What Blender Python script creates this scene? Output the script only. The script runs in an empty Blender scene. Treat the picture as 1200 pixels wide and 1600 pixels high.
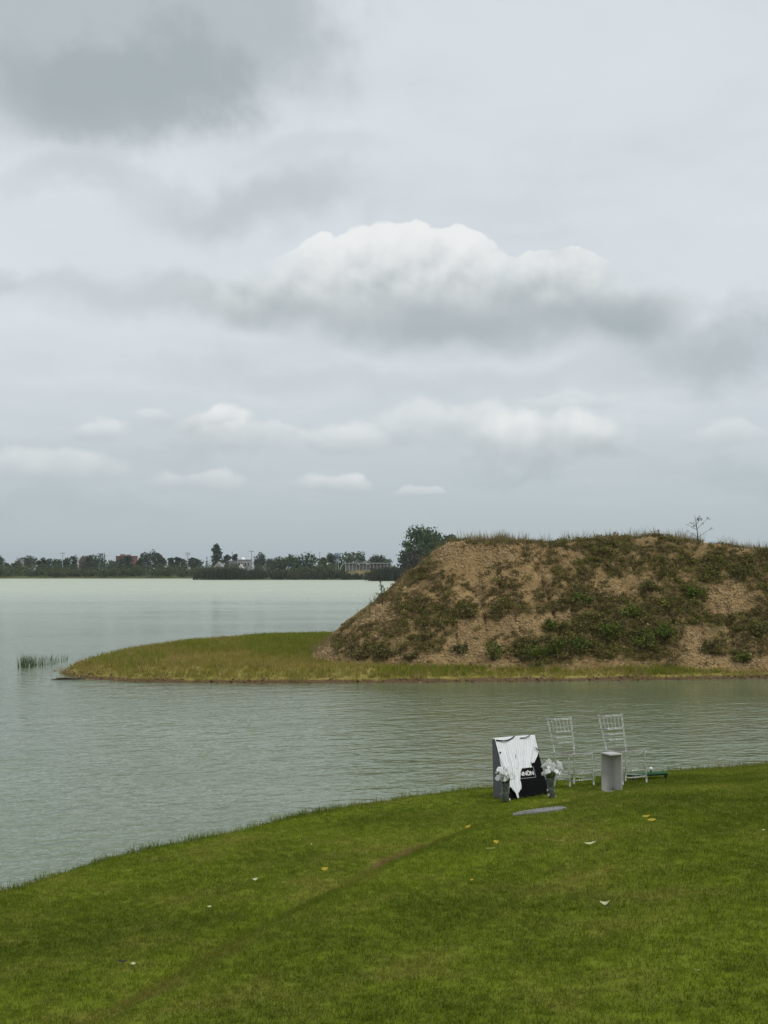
import bpy, bmesh, math, random
import numpy as np
from mathutils import Vector, Matrix

scene = bpy.context.scene
COL = scene.collection
R = math.radians

# ------------------------------------------------------------------ camera
F_PX, PX_W, PX_H, HORIZON = 2000.0, 1200.0, 1600.0, 891.0
CAM_H = 3.4
PITCH = math.atan((HORIZON - PX_H / 2) / F_PX)
cam_data = bpy.data.cameras.new('camera')
cam_data.sensor_fit = 'VERTICAL'
cam_data.sensor_height = 36.0
cam_data.lens = 36.0 * F_PX / PX_H
cam_data.clip_start = 0.1
cam_data.clip_end = 12000
cam = bpy.data.objects.new('camera', cam_data)
cam.location = (0, 0, CAM_H)
cam.rotation_euler = (math.pi / 2 + PITCH, 0, 0)
COL.objects.link(cam)
scene.camera = cam
scene.render.resolution_x, scene.render.resolution_y = 768, 1024
cp, sp = math.cos(PITCH), math.sin(PITCH)


def ray(px, py):
    u, v = (px - 600) / F_PX, (800 - py) / F_PX
    return np.array([u, cp - v * sp, sp + v * cp])


def at_depth(px, py, y):
    d = ray(px, py)
    t = y / d[1]
    return Vector((d[0] * t, y, CAM_H + d[2] * t))


def azel(px, py):
    d = ray(px, py)
    d = d / np.linalg.norm(d)
    return math.atan2(d[0], d[1]), math.asin(d[2])


def project(x, y, z):
    zz = z - CAM_H
    f = y * cp + zz * sp
    return 600 + F_PX * x / f, 800 - F_PX * (-y * sp + zz * cp) / f


# ------------------------------------------------------------------ sky
SUN_EL, SUN_AZ = R(58), R(125)
world = bpy.data.worlds.new('World')
scene.world = world
world.use_nodes = True
NT = world.node_tree
NT.nodes.clear()


class E:
    """small wrapper that turns arithmetic into math nodes"""
    nt = None

    def __init__(s, o): s.o = o

    @staticmethod
    def m(op, *a, clamp=False):
        n = E.nt.nodes.new('ShaderNodeMath'); n.operation = op; n.use_clamp = clamp
        for i, v in enumerate(a):
            if isinstance(v, E): E.nt.links.new(v.o, n.inputs[i])
            else: n.inputs[i].default_value = v
        return E(n.outputs[0])

    def __add__(s, b): return E.m('ADD', s, b)
    __radd__ = __add__
    def __sub__(s, b): return E.m('SUBTRACT', s, b)
    def __rsub__(s, b): return E.m('SUBTRACT', b, s)
    def __mul__(s, b): return E.m('MULTIPLY', s, b)
    __rmul__ = __mul__
    def __truediv__(s, b): return E.m('DIVIDE', s, b)
    def max(s, b): return E.m('MAXIMUM', s, b)
    def min(s, b): return E.m('MINIMUM', s, b)

    def ss(s, a, b):
        n = E.nt.nodes.new('ShaderNodeMapRange'); n.interpolation_type = 'SMOOTHSTEP'
        E.nt.links.new(s.o, n.inputs[0])
        n.inputs[1].default_value, n.inputs[2].default_value = a, b
        return E(n.outputs[0])


def vec(x, y, z):
    n = E.nt.nodes.new('ShaderNodeCombineXYZ')
    for i, v in enumerate((x, y, z)):
        if isinstance(v, E): E.nt.links.new(v.o, n.inputs[i])
        else: n.inputs[i].default_value = v
    return n.outputs[0]


def noise(v, scale, detail=5, rough=0.55, dist=0.0):
    n = E.nt.nodes.new('ShaderNodeTexNoise')
    E.nt.links.new(v, n.inputs['Vector'])
    n.inputs['Scale'].default_value = scale
    n.inputs['Detail'].default_value = detail
    n.inputs['Roughness'].default_value = rough
    n.inputs['Distortion'].default_value = dist
    return n


def mixc(f, a, b):
    n = E.nt.nodes.new('ShaderNodeMix'); n.data_type = 'RGBA'
    for i, v in ((0, f), (6, a), (7, b)):
        if isinstance(v, E): E.nt.links.new(v.o, n.inputs[i])
        elif hasattr(v, 'node'): E.nt.links.new(v, n.inputs[i])
        elif i == 0: n.inputs[0].default_value = v
        else: n.inputs[i].default_value = (*v, 1)
    return n.outputs[2]


def lin(r, g, b, k=1.0):
    f = lambda c: ((c / 255 + .055) / 1.055) ** 2.4 if c > 10 else c / 255 / 12.92
    return (f(r) * k, f(g) * k, f(b) * k)


SKY_STRENGTH = 0.1
CL = 1.0 / SKY_STRENGTH          # cloud colours are given as seen, divided by the background strength


def build_sky():
    E.nt = NT
    tc = NT.nodes.new('ShaderNodeTexCoord')
    sx = NT.nodes.new('ShaderNodeSeparateXYZ')
    NT.links.new(tc.outputs['Generated'], sx.inputs[0])
    X, Y, Z = (E(o) for o in sx.outputs)
    az = E.m('ARCTAN2', X, Y)
    el = E.m('ARCSINE', Z)
    sky = NT.nodes.new('ShaderNodeTexSky')
    sky.sky_type = 'NISHITA'; sky.sun_disc = False
    sky.sun_elevation, sky.sun_rotation = SUN_EL, SUN_AZ
    sky.air_density = 1.0; sky.dust_density = 2.0
    # high overcast sheet, brighter overhead, streaked along the cloud plane
    Zp = Z.max(0.0) + 0.14
    plane = vec(X / Zp, Y / Zp, 0.0)
    n1 = E(noise(plane, 0.62, 4, 0.55).outputs[0])
    n2 = E(noise(plane, 2.1, 5, 0.6).outputs[0])
    hz = el.ss(-0.03, 0.21)
    sheet = mixc(hz, lin(177, 190, 194, CL), lin(218, 225, 230, CL))
    sheet = mixc(0.95, sky.outputs[0], sheet)
    # generic soft grey banks and paler veils everywhere
    bank = (n1 * 0.55 + n2 * 0.45).ss(0.47, 0.70)
    sheet = mixc(bank * 0.42 * hz, sheet, lin(182, 192, 196, CL))
    lightv = (n2 * 0.55 + n1 * 0.45).ss(0.50, 0.32)
    sheet = mixc(lightv * 0.42 * hz, sheet, lin(230, 235, 239, CL))
    # warped angular coordinates shared by the individual clouds
    ang = vec(az, el, 0.0)
    wn = noise(ang, 8.0, 5, 0.58)
    ws = NT.nodes.new('ShaderNodeSeparateColor'); NT.links.new(wn.outputs['Color'], ws.inputs[0])
    wx, wy = E(ws.outputs[0]) - 0.5, E(ws.outputs[1]) - 0.5
    wa, we = az + wx * 0.20, el + wy * 0.13
    bil = E(noise(ang, 28.0, 4, 0.48).outputs[0])
    emb = E(noise(vec(az + 0.005, el - 0.010, 0.0), 28.0, 4, 0.48).outputs[0]) - bil
    tex = wx + wy

    def q(cx, cy, rx, ry, up=None, A=wa, B=we):
        a0, e0 = azel(cx, cy)
        dx = (A - a0) * (F_PX / rx)
        dyr = B - e0
        if up is None:
            dy = dyr * (F_PX / ry)
        else:
            dy = dyr.max(0.0) * (F_PX / up) + dyr.min(0.0) * (F_PX / ry)
        return E.m('SQRT', dx * dx + dy * dy)
    col = sheet
    # soft dark cloud banks
    for cx, cy, rx, ry, s0, amt, c in [
            (190, 5, 450, 240, 0.45, 0.8, (172, 182, 186)),
            (190, 118, 300, 125, 0.5, 0.7, (160, 171, 175)),
            (380, 315, 270, 70, 0.1, 0.65, (184, 192, 196)),
            (120, 262, 190, 44, 0.1, 0.55, (190, 198, 202)),
            (5, 450, 130, 56, 0.1, 0.8, (180, 190, 194)),
            (1150, 545, 330, 80, 0.1, 0.75, (170, 181, 186)),
            (940, 500, 330, 64, 0.1, 0.6, (172, 182, 187)),
            (300, 475, 380, 62, 0.1, 0.55, (182, 191, 195)),
            (620, 610, 700, 44, 0.1, 0.30, (184, 193, 196)),
            (480, 235, 170, 48, 0.1, 0.4, (194, 201, 205)),
            (1150, 740, 200, 44, 0.1, 0.4, (174, 186, 190)),
            (830, 722, 190, 22, 0.1, 0.35, (172, 183, 187)),
            (350, 700, 190, 26, 0.1, 0.35, (178, 189, 192)),
            (100, 790, 320, 44, 0.1, 0.4, (174, 187, 191))]:
        m = (q(cx, cy, rx, ry) + tex * 0.5).ss(1.0, s0)
        col = mixc(m * amt, col, lin(*c, CL))
    # the big cumulus: union of lobes with a flat, dark base
    fa, fe = az + wx * 0.05 + (bil - 0.5) * 0.032, el + wy * 0.032 + (bil - 0.5) * 0.030
    fld = None
    for cx, cy, rx, ry, up in [(690, 480, 340, 86, 84), (615, 422, 105, 80, 78), (705, 440, 110, 70, 80),
                               (872, 452, 105, 70, 66), (520, 442, 125, 70, 62), (785, 465, 110, 60, 46),
                               (430, 468, 180, 60, 52), (980, 480, 140, 62, 46)]:
        f = 1.0 - q(cx, cy, rx, ry, up, fa, fe)
        fld = f if fld is None else E.m('SMOOTH_MAX', fld, f, 0.14)
    e_base, e_top = azel(690, 545)[1], azel(690, 345)[1]
    t = (el - e_base) * (1.0 / (e_top - e_base))
    soft = fld.ss(-0.08, 0.7)
    crisp = fld.ss(0.0, 0.07)
    a_c = E.m('ABSOLUTE', az - azel(700, 400)[0])
    tb = t.ss(0.40, 0.80) * a_c.ss(0.17, 0.09)
    mask = soft + (crisp - soft) * tb
    a_l = az - azel(600, 400)[0]
    shade = (t + emb * 0.9 * t.ss(0.1, 0.6) + wy * 0.55 - a_l * 0.35 - fld * 0.12).ss(-0.06, 0.95)
    cc = mixc(shade, lin(168, 179, 184, CL), lin(238, 240, 240, CL))
    col = mixc(mask * 0.95, col, cc)
    # small fair-weather clouds low over the lake
    for cx, cy, rx, ry, up, amt in [(338, 664, 60, 34, 30, .85), (400, 684, 120, 34, 24, .4), (548, 690, 90, 26, 30, .5), (690, 672, 140, 40, 48, .5),
                                    (850, 692, 140, 44, 58, .9), (155, 676, 52, 20, 20, .45), (246, 652, 50, 16, 16, .35),
                                    (522, 758, 66, 22, 22, .6), (322, 752, 94, 24, 24, .45), (75, 732, 150, 32, 38, .45),
                                    (645, 772, 54, 10, 13, .35), (885, 634, 100, 14, 18, .25), (1130, 682, 84, 24, 26, .35)]:
        f = 1.0 - q(cx, cy, rx, ry, up, fa, fe)
        e0 = azel(cx, cy + ry * 0.8)[1]; e1 = azel(cx, cy - up * 0.8)[1]
        tt = (el - e0) * (1.0 / (e1 - e0))
        sh = (tt + emb * 0.8 + wy * 0.6).ss(0.0, 1.0)
        m = (f.ss(0.0, 0.42)) * amt * tt.ss(-0.5, 0.7)
        col = mixc(m, col, mixc(sh, lin(180, 190, 194, CL), lin(236, 238, 238, CL)))
    out = NT.nodes.new('ShaderNodeOutputWorld')
    bgs = []
    for c in (sheet, col):
        bg = NT.nodes.new('ShaderNodeBackground'); NT.links.new(c, bg.inputs[0]); bg.inputs[1].default_value = SKY_STRENGTH
        bgs.append(bg)
    # the single clouds all stand within this span of sky; elsewhere only the sheet is computed
    near = E.m('LESS_THAN', E.m('ABSOLUTE', az), 0.62) * E.m('LESS_THAN', el, 0.72) * E.m('GREATER_THAN', el, -0.05)
    mx = NT.nodes.new('ShaderNodeMixShader')
    NT.links.new(near.o, mx.inputs[0]); NT.links.new(bgs[0].outputs[0], mx.inputs[1]); NT.links.new(bgs[1].outputs[0], mx.inputs[2])
    NT.links.new(mx.outputs[0], out.inputs[0])


build_sky()
world.cycles.sampling_method = 'MANUAL'
world.cycles.sample_map_resolution = 512

sun_data = bpy.data.lights.new('sun', 'SUN')
sun_data.energy = 1.5
sun_data.angle = R(18)
sun_data.color = (1.0, 0.96, 0.9)
sun = bpy.data.objects.new('sun', sun_data)
S = Vector((math.sin(SUN_AZ) * math.cos(SUN_EL), math.cos(SUN_AZ) * math.cos(SUN_EL), math.sin(SUN_EL)))
sun.rotation_euler = S.to_track_quat('Z', 'Y').to_euler()
sun.location = (30, -30, 60)
COL.objects.link(sun)

vs = scene.view_settings
vs.view_transform = 'Standard'; vs.look = 'None'; vs.gamma = 1.0; vs.exposure = 0.0
vs.use_curve_mapping = False


# ------------------------------------------------------------------ helpers
def tag(o, label=None, cat=None, group=None, kind=None):
    if label: o['label'] = label
    if cat: o['category'] = cat
    if group: o['group'] = group
    if kind: o['kind'] = kind
    return o


def empty(name, loc=(0, 0, 0), rot=(0, 0, 0)):
    o = bpy.data.objects.new(name, None)
    o.empty_display_size = 0.1
    o.location = loc; o.rotation_euler = rot
    COL.objects.link(o)
    return o


def link(name, me, mat=None, parent=None, smooth=False, loc=None):
    o = bpy.data.objects.new(name, me)
    if mat is not None and not me.materials: me.materials.append(mat)
    COL.objects.link(o)
    if parent is not None: o.parent = parent
    if loc is not None: o.location = loc
    if smooth: me.polygons.foreach_set('use_smooth', [True] * len(me.polygons))
    return o


def np_mesh(name, V, F, attrs=None):
    """V (n,3) array, F (m,k) array of one polygon size, or list of such arrays"""
    me = bpy.data.meshes.new(name)
    Fs = F if isinstance(F, list) else [F]
    V = np.asarray(V, dtype=np.float32)
    me.vertices.add(len(V)); me.vertices.foreach_set('co', V.ravel())
    loops = np.concatenate([f.ravel() for f in Fs]).astype(np.int32)
    tot = np.concatenate([np.full(len(f), f.shape[1]) for f in Fs]).astype(np.int32)
    start = np.concatenate([[0], np.cumsum(tot)[:-1]]).astype(np.int32)
    me.loops.add(len(loops)); me.loops.foreach_set('vertex_index', loops)
    me.polygons.add(len(tot)); me.polygons.foreach_set('loop_start', start)
    try: me.polygons.foreach_set('loop_total', tot)
    except Exception: pass
    me.update(calc_edges=True)
    for k, a in (attrs or {}).items():
        at = me.attributes.new(k, 'FLOAT', 'POINT')
        at.data.foreach_set('value', np.asarray(a, dtype=np.float32))
    return me


class MB:
    """collects simple solids into one mesh"""
    def __init__(s): s.V = []; s.F = []

    def add(s, vs_, fs):
        n = len(s.V); s.V += [tuple(v) for v in vs_]; s.F += [tuple(i + n for i in f) for f in fs]

    def box(s, x0, x1, y0, y1, z0, z1):
        s.add([(x0, y0, z0), (x1, y0, z0), (x1, y1, z0), (x0, y1, z0), (x0, y0, z1), (x1, y0, z1), (x1, y1, z1), (x0, y1, z1)],
              [(0, 3, 2, 1), (4, 5, 6, 7), (0, 1, 5, 4), (1, 2, 6, 5), (2, 3, 7, 6), (3, 0, 4, 7)])
        return s

    def tube(s, pts, rad, n=8, cap=True):
        pts = [Vector(p) for p in pts]
        if not hasattr(rad, '__len__'): rad = [rad] * len(pts)
        rings = []
        for i, p in enumerate(pts):
            d = (pts[min(i + 1, len(pts) - 1)] - pts[max(i - 1, 0)]).normalized()
            a = d.cross(Vector((0.13, 0.97, 0.2)) if abs(d.y) < 0.9 else Vector((1, 0, 0))).normalized()
            b = d.cross(a)
            rings.append([p + (a * math.cos(2 * math.pi * k / n) + b * math.sin(2 * math.pi * k / n)) * rad[i] for k in range(n)])
        base = len(s.V)
        for r_ in rings: s.V += [tuple(v) for v in r_]
        for i in range(len(pts) - 1):
            for k in range(n):
                a0 = base + i * n + k; a1 = base + i * n + (k + 1) % n
                s.F.append((a0, a1, a1 + n, a0 + n))
        if cap:
            s.F.append(tuple(base + k for k in reversed(range(n))))
            s.F.append(tuple(base + (len(pts) - 1) * n + k for k in range(n)))
        return s

    def lathe(s, prof, n=16, c=(0, 0)):
        base = len(s.V)
        for r_, z in prof:
            for k in range(n):
                s.V.append((c[0] + r_ * math.cos(2 * math.pi * k / n), c[1] + r_ * math.sin(2 * math.pi * k / n), z))
        for i in range(len(prof) - 1):
            for k in range(n):
                a0 = base + i * n + k; a1 = base + i * n + (k + 1) % n
                s.F.append((a0, a1, a1 + n, a0 + n))
        return s

    def prism(s, poly, axis, a, b):
        """poly in the two other axes, extruded from a to b"""
        n = len(poly)
        def P(p, t):
            l = list(p); l.insert(axis, t); return tuple(l)
        s.add([P(p, a) for p in poly] + [P(p, b) for p in poly],
              [tuple(reversed(range(n))), tuple(range(n, 2 * n))] + [(i, (i + 1) % n, n + (i + 1) % n, n + i) for i in range(n)])
        return s

    def mesh(s, name):
        me = bpy.data.meshes.new(name); me.from_pydata(s.V, [], s.F); me.update()
        bm = bmesh.new(); bm.from_mesh(me); bmesh.ops.recalc_face_normals(bm, faces=bm.faces); bm.to_mesh(me); bm.free()
        return me

    def build(s, name, mat, parent=None, smooth=False, bevel=0.0):
        o = link(name, s.mesh(name), mat, parent, smooth)
        if bevel:
            m = o.modifiers.new('bevel', 'BEVEL'); m.width = bevel; m.segments = 2; m.limit_method = 'ANGLE'
        return o


def material(name):
    m = bpy.data.materials.new(name); m.use_nodes = True
    nt = m.node_tree; nt.nodes.clear(); E.nt = nt
    out = nt.nodes.new('ShaderNodeOutputMaterial')
    return m, nt, out


def principled(nt, out, rough=0.6, spec=0.3, **kw):
    b = nt.nodes.new('ShaderNodeBsdfPrincipled')
    b.inputs['Roughness'].default_value = rough
    b.inputs['Specular IOR Level'].default_value = spec
    for k, v in kw.items(): b.inputs[k.replace('_', ' ')].default_value = v
    nt.links.new(b.outputs[0], out.inputs[0])
    return b


def pos_out(nt): return nt.nodes.new('ShaderNodeNewGeometry').outputs['Position']
def obj_out(nt): return nt.nodes.new('ShaderNodeTexCoord').outputs['Object']


def attr(nt, name):
    a = nt.nodes.new('ShaderNodeAttribute'); a.attribute_name = name
    return E(a.outputs['Fac'])


def orand(nt):
    return E(nt.nodes.new('ShaderNodeObjectInfo').outputs['Random'])


def bump(nt, h, strength, dist):
    b = nt.nodes.new('ShaderNodeBump'); b.inputs['Strength'].default_value = strength; b.inputs['Distance'].default_value = dist
    nt.links.new(h.o if isinstance(h, E) else h, b.inputs['Height'])
    return b.outputs[0]


def plain(name, c, rough=0.5, spec=0.4, var=0.12, scale=30.0, **kw):
    m, nt, out = material(name)
    b = principled(nt, out, rough, spec, **kw)
    n = E(noise(obj_out(nt), scale, 5, 0.6).outputs[0])
    d = tuple(v * (1 - var) for v in c); l = tuple(min(1, v * (1 + var)) for v in c)
    nt.links.new(mixc(n.ss(0.3, 0.7), d, l), b.inputs['Base Color'])
    return m


def leafy(name, dark, light, alt=None, trans=0.25, pscale=0.6, alt_amt=0.5, rough=0.6):
    """foliage: colour varies per leaf ('v'), per instance and over the place"""
    m, nt, out = material(name)
    v = attr(nt, 'v'); r_ = orand(nt)
    n = E(noise(pos_out(nt), pscale, 3, 0.6).outputs[0])
    f = (v * 0.55 + r_ * 0.25 + n * 0.9 - 0.35).ss(0.0, 1.0)
    c = mixc(f, dark, light)
    if alt is not None:
        n2 = E(noise(pos_out(nt), pscale * 0.45, 3, 0.55).outputs[0])
        c = mixc((n2 + v * 0.12 + r_ * 0.1).ss(0.55, 0.8) * alt_amt, c, alt)
    b = nt.nodes.new('ShaderNodeBsdfPrincipled')
    b.inputs['Roughness'].default_value = rough; b.inputs['Specular IOR Level'].default_value = 0.2
    nt.links.new(c, b.inputs['Base Color'])
    t = nt.nodes.new('ShaderNodeBsdfTranslucent'); nt.links.new(c, t.inputs[0])
    mx = nt.nodes.new('ShaderNodeMixShader'); mx.inputs[0].default_value = trans
    nt.links.new(b.outputs[0], mx.inputs[1]); nt.links.new(t.outputs[0], mx.inputs[2])
    nt.links.new(mx.outputs[0], out.inputs[0])
    return m


def vnoise(x, y, seed=0):
    xi, yi = np.floor(x).astype(np.int64), np.floor(y).astype(np.int64)
    fx, fy = x - xi, y - yi
    fx = fx * fx * (3 - 2 * fx); fy = fy * fy * (3 - 2 * fy)
    def h(a, b):
        n = (a * 374761393 + b * 668265263 + seed * 1442695) & 0xffffffff
        n = ((n ^ (n >> 13)) * 1274126177) & 0xffffffff
        return ((n ^ (n >> 16)) & 0xffff) / 65535.0
    return (h(xi, yi) * (1 - fx) + h(xi + 1, yi) * fx) * (1 - fy) + (h(xi, yi + 1) * (1 - fx) + h(xi + 1, yi + 1) * fx) * fy


def fbm(x, y, seed=0, oct=4, gain=0.5):
    s, a, t = 0.0, 1.0, 0.0
    for i in range(oct):
        s = s + a * vnoise(x * 2 ** i + 17.3 * i, y * 2 ** i - 9.1 * i, seed + i); t += a; a *= gain
    return s / t - 0.5


def sstep(x, a, b):
    t = np.clip((x - a) / (b - a), 0, 1); return t * t * (3 - 2 * t)


def poly_dist(x, y, pts, closed=False):
    """unsigned distance to a polyline"""
    best = np.full(np.shape(x), 1e9); side = np.zeros(np.shape(x))
    n = len(pts)
    for i in range(n if closed else n - 1):
        (ax, ay), (bx, by) = pts[i], pts[(i + 1) % n]
        dx, dy = bx - ax, by - ay
        t = np.clip(((x - ax) * dx + (y - ay) * dy) / (dx * dx + dy * dy), 0, 1)
        d = np.hypot(x - ax - t * dx, y - ay - t * dy)
        c = dx * (y - ay) - dy * (x - ax)
        side = np.where(d < best, np.sign(c), side); best = np.minimum(best, d)
    return best, side


def inside(x, y, pts):
    r_ = np.zeros(np.shape(x), bool); n = len(pts)
    for i in range(n):
        (ax, ay), (bx, by) = pts[i], pts[(i + 1) % n]
        c = (ay > y) != (by > y)
        with np.errstate(divide='ignore', invalid='ignore'):
            r_ ^= c & (x < (bx - ax) * (y - ay) / (by - ay + 1e-12) + ax)
    return r_


def smooth_line(pts, k=3):
    """Chaikin smoothing"""
    for _ in range(k):
        q_ = [pts[0]]
        for a, b in zip(pts[:-1], pts[1:]):
            q_ += [(a[0] * .75 + b[0] * .25, a[1] * .75 + b[1] * .25), (a[0] * .25 + b[0] * .75, a[1] * .25 + b[1] * .75)]
        pts = q_ + [pts[-1]]
    return pts


def axis(*segs):
    out = []
    for a, b, st in segs: out += list(np.arange(a, b, st))
    return np.array(out + [segs[-1][1]])


def grid(xs, ys, zf):
    X, Y = np.meshgrid(xs, ys); x, y = X.ravel(), Y.ravel()
    z = zf(x, y)
    nx = len(xs); i = np.arange(len(x)).reshape(len(ys), nx)
    Fq = np.stack([i[:-1, :-1], i[:-1, 1:], i[1:, 1:], i[1:, :-1]], -1).reshape(-1, 4)
    return np.stack([x, y, z], 1), Fq


def keep(V, Fq, mask_v, attrs=None):
    """drop faces with no kept vertex, compact"""
    f = Fq[mask_v[Fq].any(1)]
    used = np.unique(f); mp = np.full(len(V), -1); mp[used] = np.arange(len(used))
    return V[used], mp[f], used


# ------------------------------------------------------------------ terrain functions
def zplane(px, py, z):
    d = ray(px, py); t = (z - CAM_H) / d[2]
    return (d[0] * t, d[1] * t)


EDGE_Z = 0.28
shore_px = [(0, 1384), (75, 1358), (150, 1337), (225, 1319), (300, 1303), (380, 1287), (450, 1274), (525, 1262), (600, 1251),
            (680, 1240), (760, 1229), (900, 1217), (1060, 1206), (1200, 1195)]
SHORE = [(-70, -60), (-30, -12), (-12, 3), (-6.5, 9.3)] + [zplane(*p, EDGE_Z) for p in shore_px] + [(9, 21.9), (14, 23.2), (30, 26), (70, 30)]
SHORE = smooth_line(SHORE, 2)
CREASE = smooth_line([(-5, -3), (-2.9, 3), (-1.95, 6.4), (-1.5, 8.2), (-0.75, 10.4), (0.55, 13.2), (1.45, 14.5), (2.35, 15.6), (3.3, 16.5), (4.4, 17.2)], 3)


def lawn_s(x, y):
    d, side = poly_dist(x, y, SHORE)
    return d * -side


def crease_c(x, y):
    d, side = poly_dist(x, y, CREASE)
    return d * -side, d          # positive on the camera side


def lawn_z(x, y):
    x, y = np.asarray(x, float), np.asarray(y, float)
    s = lawn_s(x, y) + 0.10 * fbm(x * 1.7, y * 1.7, 3, 3)
    c, cd = crease_c(x, y)
    z = EDGE_Z + 0.127 * np.clip(s, 0, 14) + 0.03 * np.clip(s - 14, 0, 60)
    z = z + np.where(s < 0, np.clip(s * 0.9 - 1.2 * s * s, -1.9, 0), 0)
    fade = 1 - sstep(y, 15.6, 17.2)
    z = z + 0.13 * (sstep(c, -0.05, 0.55) - 0.55) * fade - 0.035 * np.exp(-(c / 0.16) ** 2) * fade
    z = z + 0.05 * fbm(x * 0.6, y * 0.6, 11, 3) + 0.018 * fbm(x * 3, y * 3, 5, 3)
    return z


def march(px, py, zf, t0, t1, n=900):
    d = ray(px, py); t = np.linspace(t0, t1, n) / d[1]
    x, y, z = d[0] * t, d[1] * t, CAM_H + d[2] * t
    below = z < zf(x, y)
    i = int(np.argmax(below)) if below.any() else n - 1
    return Vector((x[i], y[i], float(zf(x[i:i + 1], y[i:i + 1])[0])))


def on_lawn(px, py): return march(px, py, lawn_z, 3, 24, 1500)


front_px = [(64, 1043.5), (82, 1048), (100, 1054), (125, 1060), (200, 1065), (300, 1067), (400, 1068), (600, 1067), (800, 1065), (1000, 1063), (1130, 1061), (1200, 1060)]
SPIT = [zplane(*p, 0.0) for p in front_px] + [(22, 41.6), (46, 44), (50, 60), (46, 78), (20, 74), (6, 69)] + \
       [zplane(*p, 0.28) for p in [(520, 988), (460, 989.5), (400, 992), (300, 997), (200, 1008), (130, 1026), (95, 1038)]]


def spit_s(x, y):
    d, _ = poly_dist(x, y, SPIT, True)
    return np.where(inside(x, y, SPIT), d, -d)


def spit_z(x, y):
    x, y = np.asarray(x, float), np.asarray(y, float)
    s = spit_s(x, y) + 0.25 * fbm(x * 0.9, y * 0.9, 21, 4)
    z = 0.12 * sstep(s, -0.04, 0.2) + 0.17 * sstep(s, 0.1, 2.2) + np.where(s < 0, np.clip(s * 0.5, -1.5, 0), 0)
    return z + 0.07 * fbm(x * 0.5, y * 0.5, 23, 3) * sstep(s, 0, 2) + 0.03 * fbm(x * 3, y * 3, 24, 3) * sstep(s, -.1, .3)


MX0, MX1, MY0, MY1, MR = -2.70, 36.0, 41.0, 62.0, 5.2


def mound_raw(x, y):
    ys = y - 0.03 * np.clip(x - 6, 0, 40)
    wob = 0.55 * fbm(x * 0.35, ys * 0.35, 31, 3) + 0.25 * fbm(x * 1.1, ys * 1.1, 37, 3)
    cx, cy = (MX0 + MX1) / 2, (MY0 + MY1) / 2
    qx = np.abs(x - cx) - ((MX1 - MX0) / 2 - MR); qy = np.abs(ys - cy) - ((MY1 - MY0) / 2 - MR)
    sd = np.hypot(np.maximum(qx, 0), np.maximum(qy, 0)) + np.minimum(np.maximum(qx, qy), 0) - MR
    return -sd + wob * 0.6


def mound_z(x, y):
    x, y = np.asarray(x, float), np.asarray(y, float)
    s = mound_raw(x, y)
    top = 4.14 - 0.55 * sstep(x, 10.8, 15.2) + 0.10 * np.exp(-((x - 9.6) / 1.1) ** 2) + 0.20 * fbm(x * 0.55, y * 0.55, 41, 4)
    h = np.clip(s, -1, None) * 0.79
    k = 0.35
    u = np.clip(0.5 + 0.5 * (top - h) / k, 0, 1)
    h = h * u + top * (1 - u) - k * u * (1 - u)                      # smooth minimum
    toe = sstep(s, -0.2, 0.9)
    # rills that run down the slope, slumps and crumbly lumps
    rill = -0.22 * sstep(np.abs(fbm(x * 0.9 + 0.15 * y, y * 0.22, 47, 3)), 0.09, 0.0) * sstep(s, 0.2, 1.4) * (1 - sstep(s, 4, 5.4))
    lump = 0.34 * fbm(x * 0.8, y * 0.9, 51, 4) + 0.22 * fbm(x * 2.9, y * 2.9, 53, 4) + 0.16 * np.abs(fbm(x * 6.5, y * 6.5, 55, 2))
    return 0.26 + np.where(s > -0.9, h, -1.2) + toe * (rill + lump * (1 - 0.5 * sstep(s, 5.0, 6.0)))


def land_z(x, y): return np.maximum(spit_z(x, y), mound_z(x, y))
def on_land(px, py): return march(px, py, land_z, 36, 66, 1500)


FAR_SHORE = lambda x: np.where(x < -66, 524.0, np.where(x < -4.5, 452.0, 402.0))


def ground_z(x, y):
    s = np.minimum.reduce([np.where(y > 300, FAR_SHORE(x) - y, 999), np.where(np.abs(y) < 3000, x + 420, 999), 380 - x, y + 90])
    return -1.9 + 2.7 * sstep(-s, -3, 5) + 1.2 * sstep(-s, 20, 300)


# ------------------------------------------------------------------ ground materials
def soil_material():
    m, nt, out = material('mound_soil')
    p = pos_out(nt)
    b = principled(nt, out, 0.95, 0.1)
    n1 = E(noise(p, 0.8, 5, 0.6).outputs[0]); n2 = E(noise(p, 5.0, 5, 0.65).outputs[0]); n3 = E(noise(p, 22.0, 3, 0.6).outputs[0])
    c = mixc(n1.ss(0.35, 0.68), (0.235, 0.155, 0.066), (0.36, 0.248, 0.112))
    c = mixc(n2.ss(0.42, 0.66) * 0.7, c, (0.135, 0.086, 0.040))
    c = mixc(n3.ss(0.52, 0.75) * 0.7, c, (0.37, 0.27, 0.14))
    g = attr(nt, 'green')
    c = mixc((g + n2 * 0.5 - 0.25).ss(0.1, 0.9) * 0.75, c, (0.105, 0.088, 0.034))
    nt.links.new(c, b.inputs['Base Color'])
    vor = nt.nodes.new('ShaderNodeTexVoronoi'); vor.inputs['Scale'].default_value = 14
    nt.links.new(p, vor.inputs['Vector'])
    h = n2 * 0.5 + n3 * 0.35 + E(vor.outputs['Distance']) * 0.4
    nt.links.new(bump(nt, h, 0.9, 0.06), b.inputs['Normal'])
    return m


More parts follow.
